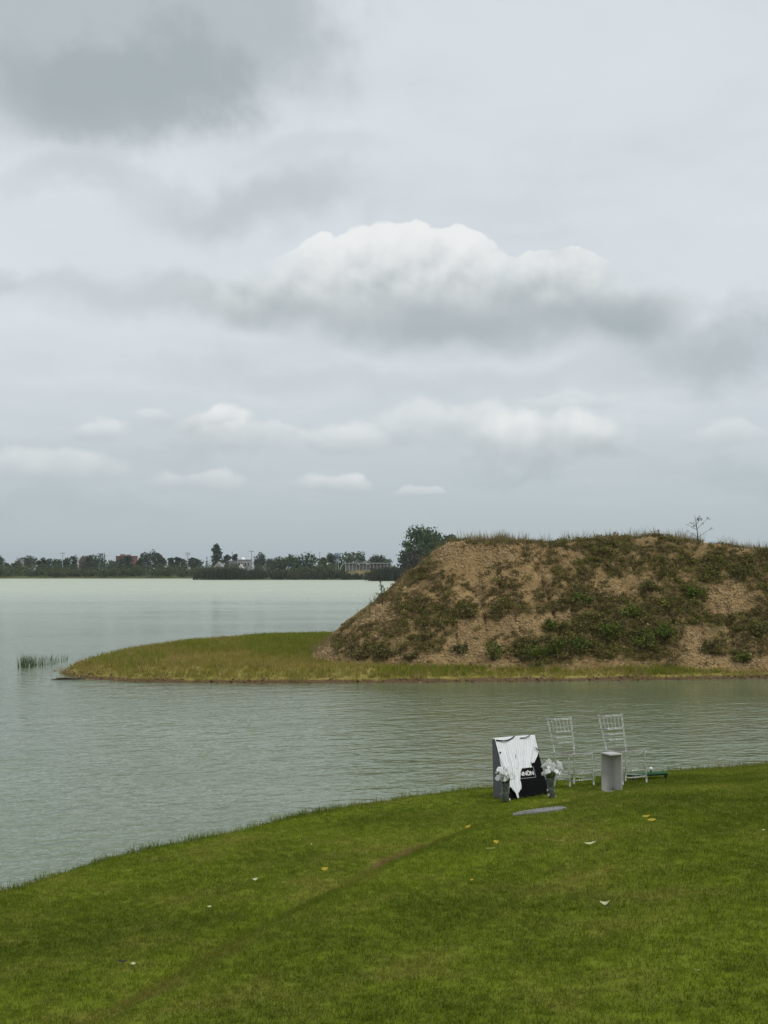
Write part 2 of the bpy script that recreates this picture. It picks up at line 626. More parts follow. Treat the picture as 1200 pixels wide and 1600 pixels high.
def spit_material():
    m, nt, out = material('spit_soil')
    p = pos_out(nt)
    b = principled(nt, out, 0.95, 0.1)
    n1 = E(noise(p, 0.7, 5, 0.6).outputs[0]); n2 = E(noise(p, 8.0, 4, 0.6).outputs[0])
    c = mixc(n1.ss(0.35, 0.65), (0.20, 0.185, 0.032), (0.30, 0.245, 0.072))
    c = mixc(n2.ss(0.5, 0.75) * 0.5, c, (0.21, 0.15, 0.075))
    w = attr(nt, 'wet')
    c = mixc((w + (n2 - 0.5) * 0.9).ss(0.2, 0.7), c, (0.115, 0.075, 0.04))
    nt.links.new(c, b.inputs['Base Color'])
    nt.links.new(bump(nt, n2, 0.8, 0.05), b.inputs['Normal'])
    return m


GRASS_D, GRASS_L, GRASS_DRY, DIRT = (0.078, 0.112, 0.006), (0.166, 0.222, 0.012), (0.220, 0.186, 0.042), (0.120, 0.080, 0.030)


def lawn_colour(nt, tip):
    """turf colour over the place: broad patches, fine mottling, worn strip along the crease"""
    p = pos_out(nt)
    n1 = E(noise(p, 0.45, 4, 0.55).outputs[0]); n2 = E(noise(p, 2.6, 5, 0.65).outputs[0]); n3 = E(noise(p, 16.0, 3, 0.6).outputs[0])
    f = (n1 * 0.9 + n2 * 0.6 + n3 * 0.4 - 0.45).ss(0.25, 0.78)
    c = mixc(f, GRASS_D, GRASS_L)
    n4 = E(noise(p, 0.9, 5, 0.65, 0.3).outputs[0])
    c = mixc((n4 + n3 * 0.25 - 0.12).ss(0.46, 0.74) * 0.6, c, GRASS_DRY)
    return c, n2, n3


def lawn_material():
    m, nt, out = material('lawn_turf')
    b = principled(nt, out, 0.95, 0.05)
    c, n2, n3 = lawn_colour(nt, 0)
    w = attr(nt, 'worn')
    c = mixc(0.12, c, (0.09, 0.085, 0.02))
    c = mixc((w + (n2 - 0.5) * 0.7 + (n3 - 0.5) * 0.4).ss(0.25, 0.85), c, DIRT)
    nt.links.new(c, b.inputs['Base Color'])
    nt.links.new(bump(nt, n3, 0.7, 0.02), b.inputs['Normal'])
    return m


def blade_material(name, tall=False):
    m, nt, out = material(name)
    c, n2, n3 = lawn_colour(nt, 1)
    v = attr(nt, 'v')
    c = mixc(v.ss(0.72, 1.0) * 0.6, c, (0.26, 0.25, 0.085))
    # the worn strip along the crease is straw coloured
    p = nt.nodes.new('ShaderNodeAttribute'); p.attribute_type = 'INSTANCER'; p.attribute_name = 'worn'
    w = E(p.outputs['Fac'])
    c = mixc((w + (n3 - 0.5) * 0.5).ss(0.15, 0.75) * 0.85, c, (0.22, 0.165, 0.045))
    b = nt.nodes.new('ShaderNodeBsdfPrincipled'); b.inputs['Roughness'].default_value = 0.7
    b.inputs['Specular IOR Level'].default_value = 0.08
    nt.links.new(c, b.inputs['Base Color'])
    t = nt.nodes.new('ShaderNodeBsdfTranslucent'); nt.links.new(c, t.inputs[0])
    mx = nt.nodes.new('ShaderNodeMixShader'); mx.inputs[0].default_value = 0.4
    nt.links.new(b.outputs[0], mx.inputs[1]); nt.links.new(t.outputs[0], mx.inputs[2]); nt.links.new(mx.outputs[0], out.inputs[0])
    return m


def water_material():
    m, nt, out = material('lake_water')
    p = pos_out(nt)
    b = principled(nt, out, 0.16, 0.5, IOR=1.33)
    sx = nt.nodes.new('ShaderNodeSeparateXYZ'); nt.links.new(p, sx.inputs[0])
    X, Y = E(sx.outputs[0]), E(sx.outputs[1])
    # wind lanes across the lake; far waves' pale sky sheen painted into base colour
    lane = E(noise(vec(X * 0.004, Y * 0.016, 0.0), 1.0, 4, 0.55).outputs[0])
    far_sheen = (Y + (lane - 0.5) * 120.0).ss(95.0, 230.0)
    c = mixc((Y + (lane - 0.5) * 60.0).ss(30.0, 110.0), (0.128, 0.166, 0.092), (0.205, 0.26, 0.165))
    c = mixc(far_sheen, c, (0.40, 0.445, 0.315))
    gust = E(noise(vec(X * 0.05, Y * 0.11, 0.0), 1.0, 4, 0.6).outputs[0])
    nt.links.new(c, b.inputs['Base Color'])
    nt.links.new((0.07 + gust.ss(0.3, 0.7) * 0.08 + far_sheen * 0.2).o, b.inputs['Roughness'])
    # wind ripples, crests running from lower left to upper right
    ca, sa = math.cos(R(24)), math.sin(R(24))
    U = X * ca + Y * sa; W = Y * ca - X * sa
    r1 = E(noise(vec(U * 3.0, W * 4.4, 0.0), 1.0, 3, 0.5, 0.3).outputs[0])
    r2 = E(noise(vec(U * 8.0, W * 10.0, 3.0), 1.0, 2, 0.5, 0.3).outputs[0])
    r3 = E(noise(vec(U * 0.9, W * 1.5, 7.0), 1.0, 2, 0.5).outputs[0])
    h = r1 * 0.060 + r2 * 0.014 + r3 * 0.085
    h = h * (0.55 + gust.ss(0.25, 0.75) * 0.75)
    h = h * (1.0 - Y.ss(32.5, 38.5) * X.ss(-4.0, 3.0) * Y.ss(60.0, 50.0) * 0.72)     # calmer in the lee of the bank
    nt.links.new(bump(nt, h, 1.0, 1.0), b.inputs['Normal'])
    return m


MAT = {}
MAT['soil'] = soil_material(); MAT['spit'] = spit_material(); MAT['lawn'] = lawn_material()
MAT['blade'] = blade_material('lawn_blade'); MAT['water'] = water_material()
MAT['far_ground'] = plain('far_ground', (0.085, 0.095, 0.035), 0.95, 0.05, 0.3, 0.05)

# ------------------------------------------------------------------ ground, lake, lawn, spit, mound
xs = axis((-2600, -420, 220), (-420, -80, 20), (-80, 20, 3), (20, 380, 20), (380, 2600, 220))
ys = axis((-2600, -110, 250), (-110, -60, 10), (-60, 380, 40), (380, 540, 4), (540, 900, 40), (900, 2600, 250))
V, Fq = grid(xs, ys, ground_z)
tag(link('ground', np_mesh('ground', V, Fq), MAT['far_ground'], smooth=True), 'flat land and lake bed beneath everything', 'ground', kind='structure')

V, Fq = grid(axis((-440, 440, 40)), axis((-95, 560, 30)), lambda x, y: x * 0)
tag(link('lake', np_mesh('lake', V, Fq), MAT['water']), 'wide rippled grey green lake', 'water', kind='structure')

xs = axis((-60, -16, 2), (-16, -7, .4), (-7, 10, .11), (10, 16, .3), (16, 70, 2))
ys = axis((-60, -4, 2), (-4, 4, .3), (4, 23, .11), (23, 34, .5))
V, Fq = grid(xs, ys, lawn_z)
s_ = lawn_s(V[:, 0], V[:, 1])
V, Fq, used = keep(V, Fq, s_ > -2.2)
s_ = s_[used]; c_, cd_ = crease_c(V[:, 0], V[:, 1])
worn = np.exp(-((c_ + 0.02) / 0.13) ** 2) * np.clip((0.50 + 1.5 * fbm(V[:, 0] * .8, V[:, 1] * .8, 71, 4)) * (0.22 + 0.78 * sstep(V[:, 1], 9.5, 13)), 0, 1) \
    + 0.50 * np.exp(-((c_ - 0.22) / 0.5) ** 2) * (0.62 + 1.8 * fbm(V[:, 0] * 1.2, V[:, 1] * 1.2, 73, 3))
worn = np.clip(worn * (1 - sstep(V[:, 1], 16.6, 17.6)), 0, 1)
worn = np.maximum(worn, 0.8 * sstep(-s_, 0.15, 0.5))
lawn_me = np_mesh('lawn', V, Fq, {'worn': worn})
lawn = tag(link('lawn', lawn_me, MAT['lawn'], smooth=True), 'mown grass bank sloping down to the lake', 'lawn', kind='structure')
dens_lawn = (1 - 0.75 * sstep(worn, 0.3, 0.8)) * (s_ > -0.25) * (V[:, 1] > 3.6) * (V[:, 0] > -7.5) * (V[:, 0] < 11)
dens_lawn = dens_lawn * (1 - 0.35 * sstep(V[:, 1], 10, 17))
edge_den = np.exp(-((s_ + 0.02) / 0.16) ** 2) * (V[:, 0] > -9) * (V[:, 0] < 14) * (0.6 + 1.6 * fbm(V[:, 0] * 1.5, V[:, 1] * 1.5, 77, 3))

xs = axis((-14, 14, .22), (14, 54, 1.5)); ys = axis((36, 50, .16), (50, 70, .3), (70, 82, 1.5))
V2, F2 = grid(xs, ys, spit_z)
ss_ = spit_s(V2[:, 0], V2[:, 1])
V2, F2, used = keep(V2, F2, ss_ > -1.6); ss_ = ss_[used]
spit_me = np_mesh('spit', V2, F2, {'wet': 1 - sstep(ss_, 0.0, 0.30)})
tag(link('spit', spit_me, MAT['spit'], smooth=True), 'low grassy spit reaching out into the lake', 'shore', kind='structure')
mr = mound_raw(V2[:, 0], V2[:, 1])
px2, py2 = project(V2[:, 0], V2[:, 1], V2[:, 2])
spit_open = sstep(ss_, 0.06, 0.34) * (mr < 0.25)

# mound with the patches of scrub and bare earth where they grow
xs = axis((-4, 17, .085), (17, 40, .8)); ys = axis((39.8, 48.5, .085), (48.5, 66, .8))
V3, F3 = grid(xs, ys, mound_z)
mr3 = mound_raw(V3[:, 0], V3[:, 1])
V3, F3, used = keep(V3, F3, mr3 > -0.6); mr3 = mr3[used]
px3, py3 = project(V3[:, 0], V3[:, 1], V3[:, 2])


def patches(px, py, lst, seed, warp=26):
    wx = px + warp * 2 * fbm(px * .025, py * .025, seed, 3); wy = py + warp * 1.4 * fbm(px * .025, py * .025, seed + 9, 3)
    o = np.zeros(len(px))
    for cx, cy, rx, ry, a in lst:
        q_ = np.hypot((wx - cx) / rx, (wy - cy) / ry)
        o = np.maximum(o, a * (1 - sstep(q_, 0.65, 1.15)))
    return o


green = patches(px3, py3, [(1000, 985, 120, 55, 1), (875, 1012, 70, 36, 1), (890, 955, 75, 34, .9), (845, 1015, 42, 34, 1), (800, 962, 60, 20, .75),
                           (728, 972, 34, 34, .85), (662, 965, 56, 26, .75), (640, 1002, 74, 32, .6), (560, 1014, 70, 28, .55), (1070, 955, 90, 55, .9),
                           (1150, 895, 90, 42, .85), (1020, 885, 80, 40, .75), (965, 865, 90, 28, .7), (905, 880, 60, 40, .6), (1090, 872, 130, 24, .6),
                           (1185, 965, 40, 60, .8), (1110, 1010, 40, 22, .8), (1160, 1022, 34, 12, .8), (690, 920, 60, 40, .25), (780, 900, 60, 30, .3),
                           (720, 1018, 24, 22, .6), (950, 1022, 60, 18, .7)], 81)
bare = patches(px3, py3, [(755, 972, 11, 62, 1), (722, 1000, 26, 34, 1), (818, 985, 34, 22, 1), (745, 1028, 60, 10, .9), (765, 862, 60, 26, .7), (705, 868, 36, 26, .9),
                          (862, 966, 36, 12, .9), (1140, 934, 44, 26, 1), (1085, 1008, 22, 32, 1), (1105, 1036, 60, 8, .9), (890, 868, 34, 9, .8),
                          (1030, 932, 26, 8, .8), (992, 903, 24, 9, .8), (500, 1025, 26, 26, .9), (590, 965, 26, 14, .6), (640, 1028, 40, 10, .7), (1180, 1040, 40, 16, .9)], 91, 18)
green = np.clip(green * (1 - bare) * (0.75 + 1.1 * fbm(px3 * .06, py3 * .06, 95, 3)), 0, 1)
front = (V3[:, 1] < 50)
green = np.where(front, green, 0.5)
sparse = np.clip(0.30 + 1.3 * fbm(V3[:, 0] * 1.6, V3[:, 2] * 1.6 + V3[:, 1], 97, 3), 0, 1) * (1 - 0.9 * bare)
crest = np.clip(sstep(mr3, 4.8, 5.3) * (1 - sstep(mr3, 6.8, 7.8)), 0, 1) * (V3[:, 1] < 50)
left_edge = np.clip(sstep(-(px3 - (490 + (1035 - py3) * 1.17)), -14, 8), 0, 1) * (V3[:, 0] < 4) * (V3[:, 2] < 4.2)
mound_me = np_mesh('mound', V3, F3, {'green': green})
tag(link('mound', mound_me, MAT['soil'], smooth=True), 'flat topped mound of tan earth and gravel behind the spit', 'mound', kind='structure')


# ------------------------------------------------------------------ plants: source meshes
def blades(seed, n, rad, h0, h1, w, lean=0.35, seg=2, bend=0.5, droop=0.0):
    rg = np.random.default_rng(seed)
    V, T, Q, v = [], [], [], []
    for i in range(n):
        a = rg.uniform(0, 6.283); r_ = rad * math.sqrt(rg.uniform())
        bx, by = r_ * math.cos(a), r_ * math.sin(a)
        hh = rg.uniform(h0, h1); th = rg.uniform(0, 6.283); ln = rg.normal(0, lean); fa = rg.uniform(0, 6.283)
        dx, dy = math.cos(th), math.sin(th); sx, sy = math.cos(fa) * w / 2, math.sin(fa) * w / 2
        base = len(V); vv = rg.uniform()
        for k in range(seg):
            t = k / seg; o = hh * (ln * t + bend * ln * t * t)
            ww = 1 - 0.35 * t
            V += [(bx + dx * o - sx * ww, by + dy * o - sy * ww, hh * t), (bx + dx * o + sx * ww, by + dy * o + sy * ww, hh * t)]
            v += [vv, vv]
        o = hh * (ln + bend * ln)
        V.append((bx + dx * o, by + dy * o, hh * (1 - droop))); v.append(vv)
        for k in range(seg - 1):
            b0 = base + 2 * k; Q.append((b0, b0 + 1, b0 + 3, b0 + 2))
        b0 = base + 2 * (seg - 1); T.append((b0, b0 + 1, b0 + 2))
    Fs = ([np.array(Q)] if Q else []) + [np.array(T)]
    return np.array(V), Fs, np.array(v)


def leaf_cloud(rg, lobes, n, size, aspect=0.55, flat=0.0, shell=0.55):
    """n leaves spread over ellipsoid lobes (x,y,z,rx,ry,rz); each a folded diamond"""
    L = np.array(lobes); w = (L[:, 3] * L[:, 4] * L[:, 5]) ** (2 / 3); w = w / w.sum()
    k = rg.choice(len(L), n, p=w)
    d = rg.normal(size=(n, 3)); d /= np.linalg.norm(d, axis=1)[:, None]
    r_ = (shell ** 3 + (1 - shell ** 3) * rg.uniform(size=n)) ** (1 / 3) * (1 + 0.12 * rg.normal(size=n))
    P = L[k, :3] + d * r_[:, None] * L[k, 3:6]
    nrm = d * 0.8 + rg.normal(size=(n, 3)) * 0.65 + np.array([0, 0, flat]); nrm /= np.linalg.norm(nrm, axis=1)[:, None]
    t = np.cross(nrm, rg.normal(size=(n, 3))); t /= np.linalg.norm(t, axis=1)[:, None]
    b = np.cross(nrm, t)
    s = size * rg.uniform(0.6, 1.35, n)[:, None]
    Vv = np.stack([P - t * s * .5, P + b * s * .5 * aspect + nrm * s * .08, P + t * s * .5, P - b * s * .5 * aspect + nrm * s * .08], 1).reshape(-1, 3)
    i = np.arange(n) * 4
    Fq_ = np.stack([i, i + 1, i + 2, i + 3], 1)
    v = np.repeat(rg.uniform(size=n), 4)
    return Vv, Fq_, v


def join(parts):
    Vs, Ts, Qs, vs_, o = [], [], [], [], 0
    for V, Fs, v in parts:
        for f in (Fs if isinstance(Fs, list) else [Fs]):
            (Ts if f.shape[1] == 3 else Qs).append(f + o)
        Vs.append(V); vs_.append(v); o += len(V)
    out = ([np.concatenate(Qs)] if Qs else []) + ([np.concatenate(Ts)] if Ts else [])
    return np.concatenate(Vs), out, np.concatenate(vs_)


SRC = {}


def source(key, items, mat):
    """meshes to scatter, kept in a collection of their own outside the scene"""
    c = bpy.data.collections.new(key)
    for V, Fs, v in items:
        me = np_mesh(key, V, Fs, {'v': v}); me.materials.append(mat)
        c.objects.link(bpy.data.objects.new(key, me))
    SRC[key] = c
    return c


def scatter(name, me, dens_attr, density, coll, smin, smax, seed, tilt=0.15, label='', cat='', zoff=0.0, normal=False, names=()):
    mesh = me.copy(); mesh.name = name
    at = mesh.attributes.new('dens', 'FLOAT', 'POINT'); at.data.foreach_set('value', np.clip(dens_attr, 0, 1).astype(np.float32))
    o = link(name, mesh)
    g = bpy.data.node_groups.new(name, 'GeometryNodeTree')
    g.interface.new_socket('Geometry', in_out='INPUT', socket_type='NodeSocketGeometry')
    g.interface.new_socket('Geometry', in_out='OUTPUT', socket_type='NodeSocketGeometry')
    N, Lk = g.nodes, g.links
    gi, go = N.new('NodeGroupInput'), N.new('NodeGroupOutput')
    dp = N.new('GeometryNodeDistributePointsOnFaces'); dp.inputs['Seed'].default_value = seed
    na = N.new('GeometryNodeInputNamedAttribute'); na.data_type = 'FLOAT'; na.inputs['Name'].default_value = 'dens'
    mu = N.new('ShaderNodeMath'); mu.operation = 'MULTIPLY'; mu.inputs[1].default_value = density
    Lk.new(na.outputs['Attribute'], mu.inputs[0]); Lk.new(mu.outputs[0], dp.inputs['Density'])
    Lk.new(gi.outputs[0], dp.inputs['Mesh'])
    ci = N.new('GeometryNodeCollectionInfo'); ci.inputs['Collection'].default_value = coll
    ci.inputs['Separate Children'].default_value = True; ci.inputs['Reset Children'].default_value = True
    ip = N.new('GeometryNodeInstanceOnPoints'); ip.inputs['Pick Instance'].default_value = True
    Lk.new(dp.outputs['Points'], ip.inputs['Points']); Lk.new(ci.outputs[0], ip.inputs['Instance'])
    rv = N.new('FunctionNodeRandomValue'); rv.data_type = 'FLOAT_VECTOR'; rv.inputs['Seed'].default_value = seed + 1
    rv.inputs[0].default_value = (-tilt, -tilt, 0); rv.inputs[1].default_value = (tilt, tilt, 6.283)
    Lk.new(rv.outputs[0], ip.inputs['Rotation'])
    rs = N.new('FunctionNodeRandomValue'); rs.data_type = 'FLOAT'; rs.inputs['Seed'].default_value = seed + 2
    rs.inputs[2].default_value = smin; rs.inputs[3].default_value = smax
    Lk.new(rs.outputs[1], ip.inputs['Scale'])
    Lk.new(ip.outputs[0], go.inputs[0])
    md = o.modifiers.new('scatter', 'NODES'); md.node_group = g
    tag(o, label, cat, kind='stuff')
    return o



# lawn turf
source('turf_tuft', [blades(i, 17, 0.055, 0.010, 0.027, 0.0050, 0.8, 1) for i in range(6)], MAT['blade'])
source('edge_tuft', [blades(20 + i, 12, 0.05, 0.03, 0.085, 0.004, 0.35, 2) for i in range(5)], MAT['blade'])
scatter('lawn_grass', lawn_me, dens_lawn, 400, SRC['turf_tuft'], 0.75, 1.3, 5, 0.25, 'short mown green grass covering the near bank', 'grass')
scatter('bank_grass', lawn_me, edge_den, 260, SRC['edge_tuft'], 0.7, 1.5, 8, 0.2, 'longer uncut grass along the lip of the near bank', 'grass')

scatter('lawn_tufts', lawn_me, (dens_lawn > .3) * np.clip(.25 + 2.4 * fbm(V[:, 0] * .7, V[:, 1] * .7, 79, 3), 0, 1), 22, SRC['edge_tuft'], 0.35, 0.7, 9, 0.5, 'slightly longer stray tufts through the mown lawn', 'grass')

# spit grass
MAT['spit_green'] = leafy('spit_green', (0.165, 0.160, 0.018), (0.285, 0.27, 0.040), (0.38, 0.30, 0.09), 0.3, 0.5, 0.7)
MAT['spit_dry'] = leafy('spit_dry', (0.25, 0.195, 0.055), (0.42, 0.33, 0.13), (0.22, 0.21, 0.04), 0.3, 0.7, 0.6)
MAT['spit_lush'] = leafy('spit_lush', (0.13, 0.165, 0.010), (0.22, 0.265, 0.022), None, 0.3, 0.6)
source('spit_tuft', [blades(40 + i, 12, 0.10, 0.06, 0.18, 0.012, 0.35, 2) for i in range(5)], MAT['spit_green'])
source('dry_tuft', [blades(50 + i, 9, 0.09, 0.08, 0.22, 0.011, 0.3, 2) for i in range(5)], MAT['spit_dry'])
source('lush_tuft', [blades(60 + i, 12, 0.09, 0.10, 0.24, 0.014, 0.28, 2) for i in range(5)], MAT['spit_lush'])
lush = np.maximum(patches(px2, py2, [(455, 1008, 95, 20, 1), (330, 1010, 60, 12, .4)], 101, 14),
                  patches(px2, py2, [(1040, 1046, 110, 9, 1), (680, 1050, 90, 8, .6), (850, 1047, 60, 7, .6), (200, 1030, 60, 14, .3)], 103, 8)) * spit_open
nz = 0.5 + 1.4 * fbm(V2[:, 0] * .9, V2[:, 1] * .6, 105, 4)
scatter('spit_grass', spit_me, spit_open * np.clip(nz + .25, .15, 1), 32, SRC['spit_tuft'], 0.7, 1.3, 11, 0.15, 'olive green grass covering the low spit', 'grass')
scatter('dry_grass', spit_me, np.maximum(spit_open * np.clip(1.25 - nz, 0, 1) * .9, 0.7 * np.exp(-((ss_ - .16) / .14) ** 2) * (mr < .2)), 26, SRC['dry_tuft'], 0.6, 1.25, 12, 0.2, 'straw coloured dry grass mixed through the spit', 'grass')
scatter('lush_grass', spit_me, lush, 48, SRC['lush_tuft'], 0.7, 1.2, 13, 0.12, 'tall bright green grass at the foot of the mound', 'grass')

# mound: gravel, scrub, crest grass
def stone_mesh(seed):
    bm = bmesh.new(); bmesh.ops.create_icosphere(bm, subdivisions=1, radius=1.0)
    rg = random.Random(seed); sc = (rg.uniform(.8, 1.3), rg.uniform(.7, 1.1), rg.uniform(.45, .75))
    for v in bm.verts: v.co = Vector((v.co.x * sc[0], v.co.y * sc[1], v.co.z * sc[2])) * rg.uniform(.78, 1.15)
    Vv = np.array([v.co[:] for v in bm.verts]); bm.verts.ensure_lookup_table(); bm.verts.index_update()
    Ff = np.array([[v.index for v in f.verts] for f in bm.faces]); bm.free()
    return Vv, Ff, np.full(len(Vv), rg.random())


m_, nt_, out_ = material('mound_stone')
b_ = principled(nt_, out_, 0.9, 0.15)
nt_.links.new(mixc(orand(nt_), mixc(E(noise(pos_out(nt_), 1.5, 4).outputs[0]).ss(.35, .65), (0.15, 0.098, 0.044), (0.27, 0.185, 0.09)), (0.38, 0.285, 0.16)), b_.inputs['Base Color'])
MAT['stone'] = m_
source('gravel_stone', [stone_mesh(i) for i in range(6)], MAT['stone'])
MAT['scrub'] = leafy('scrub_leaf', (0.100, 0.098, 0.022), (0.205, 0.192, 0.044), (0.215, 0.16, 0.066), 0.2, 1.1, 0.8)
MAT['scrub_dry'] = leafy('scrub_dry', (0.095, 0.078, 0.028), (0.215, 0.165, 0.062), (0.135, 0.13, 0.036), 0.2, 1.3, 0.6)
MAT['crest'] = leafy('crest_straw', (0.19, 0.145, 0.06), (0.34, 0.27, 0.12), (0.15, 0.15, 0.05), 0.3, 1.0, 0.6)


def scrub(seed, n, w, h, size):
    rg = np.random.default_rng(seed)
    lobes = [(rg.normal(0, w * .4), rg.normal(0, w * .4), h * rg.uniform(.15, .6), w * rg.uniform(.3, .55), w * rg.uniform(.3, .55), h * rg.uniform(.25, .45)) for _ in range(5)]
    a = leaf_cloud(rg, lobes, n, size, .5, .3, .2)
    b = blades(seed + 500, 10, w * .4, h * .5, h * 1.2, .012, .4, 2)
    return join([a, b])


source('scrub_tuft', [scrub(200 + i, 80, .27, .22, .065) for i in range(6)], MAT['scrub'])
source('dry_scrub_tuft', [scrub(300 + i, 34, .17, .15, .055) for i in range(6)], MAT['scrub_dry'])
source('crest_tuft', [blades(400 + i, 14, .10, .10, .36, .010, .28, 2) for i in range(6)], MAT['crest'])
fr = (V3[:, 1] < 49) * (V3[:, 0] < 17)
scatter('mound_gravel', mound_me, np.clip(0.35 + bare * .9 - green * .3, .05, 1) * fr * sstep(mr3, -.4, .1), 170, SRC['gravel_stone'], 0.014, 0.062, 21, 3.1, 'loose tan gravel and clods on the mound face', 'gravel')
scatter('mound_scrub', mound_me, np.clip(green * 1.15 - .18, 0, 1) * fr * sstep(mr3, -.1, .3), 25, SRC['scrub_tuft'], 0.55, 1.35, 22, 0.3, 'low green scrub spreading over the mound face', 'scrub')
scatter('dry_scrub', mound_me, np.clip(sparse * 1.1 - .12 + green * .3, 0, 1) * fr * sstep(mr3, .0, .5), 110, SRC['dry_scrub_tuft'], 0.4, 1.3, 23, 0.35, 'small brown and olive weeds dotted over the mound', 'weeds')
scatter('crest_grass', mound_me, np.clip(np.maximum(crest * np.clip(.30 + 2.2 * fbm(V3[:, 0] * .8, V3[:, 1] * .8, 107, 3), .05, 1), left_edge * .3 * np.clip(.3 + 3 * fbm(V3[:, 0] * 1.1, V3[:, 1] * 1.1, 109, 3), 0, 1)), 0, 1) * fr, 60, SRC['crest_tuft'], 0.45, 1.6, 24, 0.2, 'thin straw coloured grass fringing the mound top', 'grass')

m_, nt_, out_ = material('shore_stone')
b_ = principled(nt_, out_, 0.9, 0.15)
nt_.links.new(mixc(orand(nt_), (0.055, 0.036, 0.02), (0.24, 0.16, 0.085)), b_.inputs['Base Color'])
source('shore_stone', [stone_mesh(30 + i) for i in range(5)], m_)
shore_w = np.exp(-((ss_ - .06) / .13) ** 2) * (V2[:, 0] < 16) * np.clip(.45 + 2.2 * fbm(V2[:, 0] * 1.3, V2[:, 1] * 1.3, 111, 3), .1, 1)
scatter('shore_gravel', spit_me, shore_w, 120, SRC['shore_stone'], 0.02, 0.075, 25, 3.1, 'dark clods and pebbles along the waterline of the spit', 'gravel')
scatter('shore_grass', spit_me, shore_w * (ss_ > .02), 45, SRC['dry_tuft'], 0.6, 1.3, 26, 0.4, 'ragged dry tufts leaning over the waterline of the spit', 'grass')

# ------------------------------------------------------------------ distinct shrubs on the mound
MAT['bark'] = plain('bark', (0.075, 0.058, 0.042), 0.9, 0.1, 0.3, 12)
MAT['shrub'] = leafy('shrub_leaf', (0.058, 0.086, 0.010), (0.135, 0.175, 0.024), None, 0.2, 1.5)
MAT['shrub_olive'] = leafy('shrub_olive', (0.085, 0.085, 0.024), (0.175, 0.165, 0.05), (0.19, 0.145, 0.065), 0.2, 1.3, 0.5)


def shrub(name, px, py, wpx, hpx, mat, seed, label, group, n=420):
    p = on_land(px, py); k = p.y / F_PX
    w, h = wpx * k, hpx * k
    rg = np.random.default_rng(seed)
    root = empty(name, (p.x, p.y, p.z - 0.05))
    lobes = []
    for i in range(11):
        a = rg.uniform(0, 6.28); r_ = w * .36 * math.sqrt(rg.uniform())
        lobes.append((r_ * math.cos(a), r_ * math.sin(a), h * rg.uniform(.25, .72), w * rg.uniform(.13, .24), w * rg.uniform(.13, .24), h * rg.uniform(.14, .27)))
    V, Fs, v = leaf_cloud(rg, lobes, n, .085, .5, .35, .3)
    V[:, 2] = np.maximum(V[:, 2], 0.02)
    link('foliage', np_mesh('foliage', V, Fs, {'v': v}), mat, root)
    mb = MB()
    for l in lobes[:7]:
        mb.tube([(0, 0, 0), (l[0] * .4, l[1] * .4, l[2] * .5), (l[0], l[1], l[2])], [.02, .014, .006], 5)
    mb.build('stems', MAT['bark'], root)
    tag(root, label, 'shrub', group)


SHRUB_OWN = {(770, 1032): 'dark green rounded shrub standing alone at the foot of the bare gully', (838, 1034): 'green shrub at the mound foot with grass in front, first past the lone rounded shrub',
             (868, 1028): 'green shrub pressed against its neighbour at the mound foot', (1110, 1022): 'olive shrub standing inside the bare gravel patch near the mound foot',
             (1158, 1034): 'low spreading green shrub on bare earth at the mound foot', (720, 1022): 'small olive shrub on the pale gravel fan below the gully',
             (730, 965): 'olive shrub halfway up the slope beside the bare gully', (1085, 935): 'green shrub beside the bare tan patch high on the slope',
             (1165, 905): 'olive shrub just above the bare tan patch high on the slope', (560, 1032): 'wide olive shrub near the sloping end of the mound'}
for i, (x, y, w, h, kind) in enumerate([(770, 1032, 52, 40, 0), (838, 1034, 54, 44, 0), (868, 1028, 40, 40, 0), (905, 1020, 46, 34, 0), (955, 1000, 52, 36, 0), (1000, 1015, 60, 40, 0),
                                        (1040, 1000, 50, 34, 0), (985, 965, 50, 30, 0), (1110, 1022, 44, 34, 1), (1158, 1034, 40, 22, 0), (720, 1022, 30, 26, 1), (640, 1034, 34, 22, 1), (560, 1032, 44, 26, 1),
                                        (605, 1030, 36, 24, 1), (730, 965, 36, 24, 1), (1085, 935, 44, 26, 0), (1165, 905, 46, 28, 1), (1020, 925, 44, 26, 1), (910, 945, 44, 26, 0), (870, 985, 40, 26, 0), (1188, 1000, 40, 36, 1)]):
    lab = SHRUB_OWN.get((x, y)) or ('olive brown shrub rooted in the tan mound earth' if kind else 'dense dark green shrub among the scrub on the mound')
    shrub('shrub', x, y, w, h, MAT['shrub_olive' if kind else 'shrub'], 900 + i, lab, 'olive shrubs on the mound' if kind else 'green shrubs on the mound')


def sapling(px, py, hpx, seed, label, lean, spread, leaves, mat):
    p = on_land(px, py); h = hpx * p.y / F_PX
    rg = np.random.default_rng(seed)
    root = empty('sapling', (p.x, p.y, p.z - .03))
    mb = MB(); tips = []
    mb.tube([(0, 0, 0), (lean * .3 * h, 0, .35 * h), (lean * .5 * h, .05, .7 * h), (lean * h, .02, h)], [.022, .017, .012, .005], 6)
    for i in range(9):
        t = rg.uniform(.25, .95); a = rg.uniform(0, 6.28); L = spread * h * (1.1 - t) * rg.uniform(.6, 1.2)
        b0 = Vector((lean * h * t * .75, 0, h * t)); b1 = b0 + Vector((math.cos(a) * L, math.sin(a) * L, L * rg.uniform(.5, 1.1)))
        mb.tube([b0, (b0 + b1) / 2 + Vector((0, 0, .02)), b1], [.009, .006, .003], 5)
        tips += [(b1, .07), ((b0 + b1) / 2, .05)]
    tips.append((Vector((lean * h, 0, h)), .06))
    mb.build('stem', MAT['bark'], root)
    lobes = [(c.x, c.y, c.z, r_, r_, r_) for c, r_ in tips]
    V, Fs, v = leaf_cloud(rg, lobes, leaves, .055, .5, .1, .1)
    link('foliage', np_mesh('foliage', V, Fs, {'v': v}), mat, root)
    tag(root, label, 'sapling')


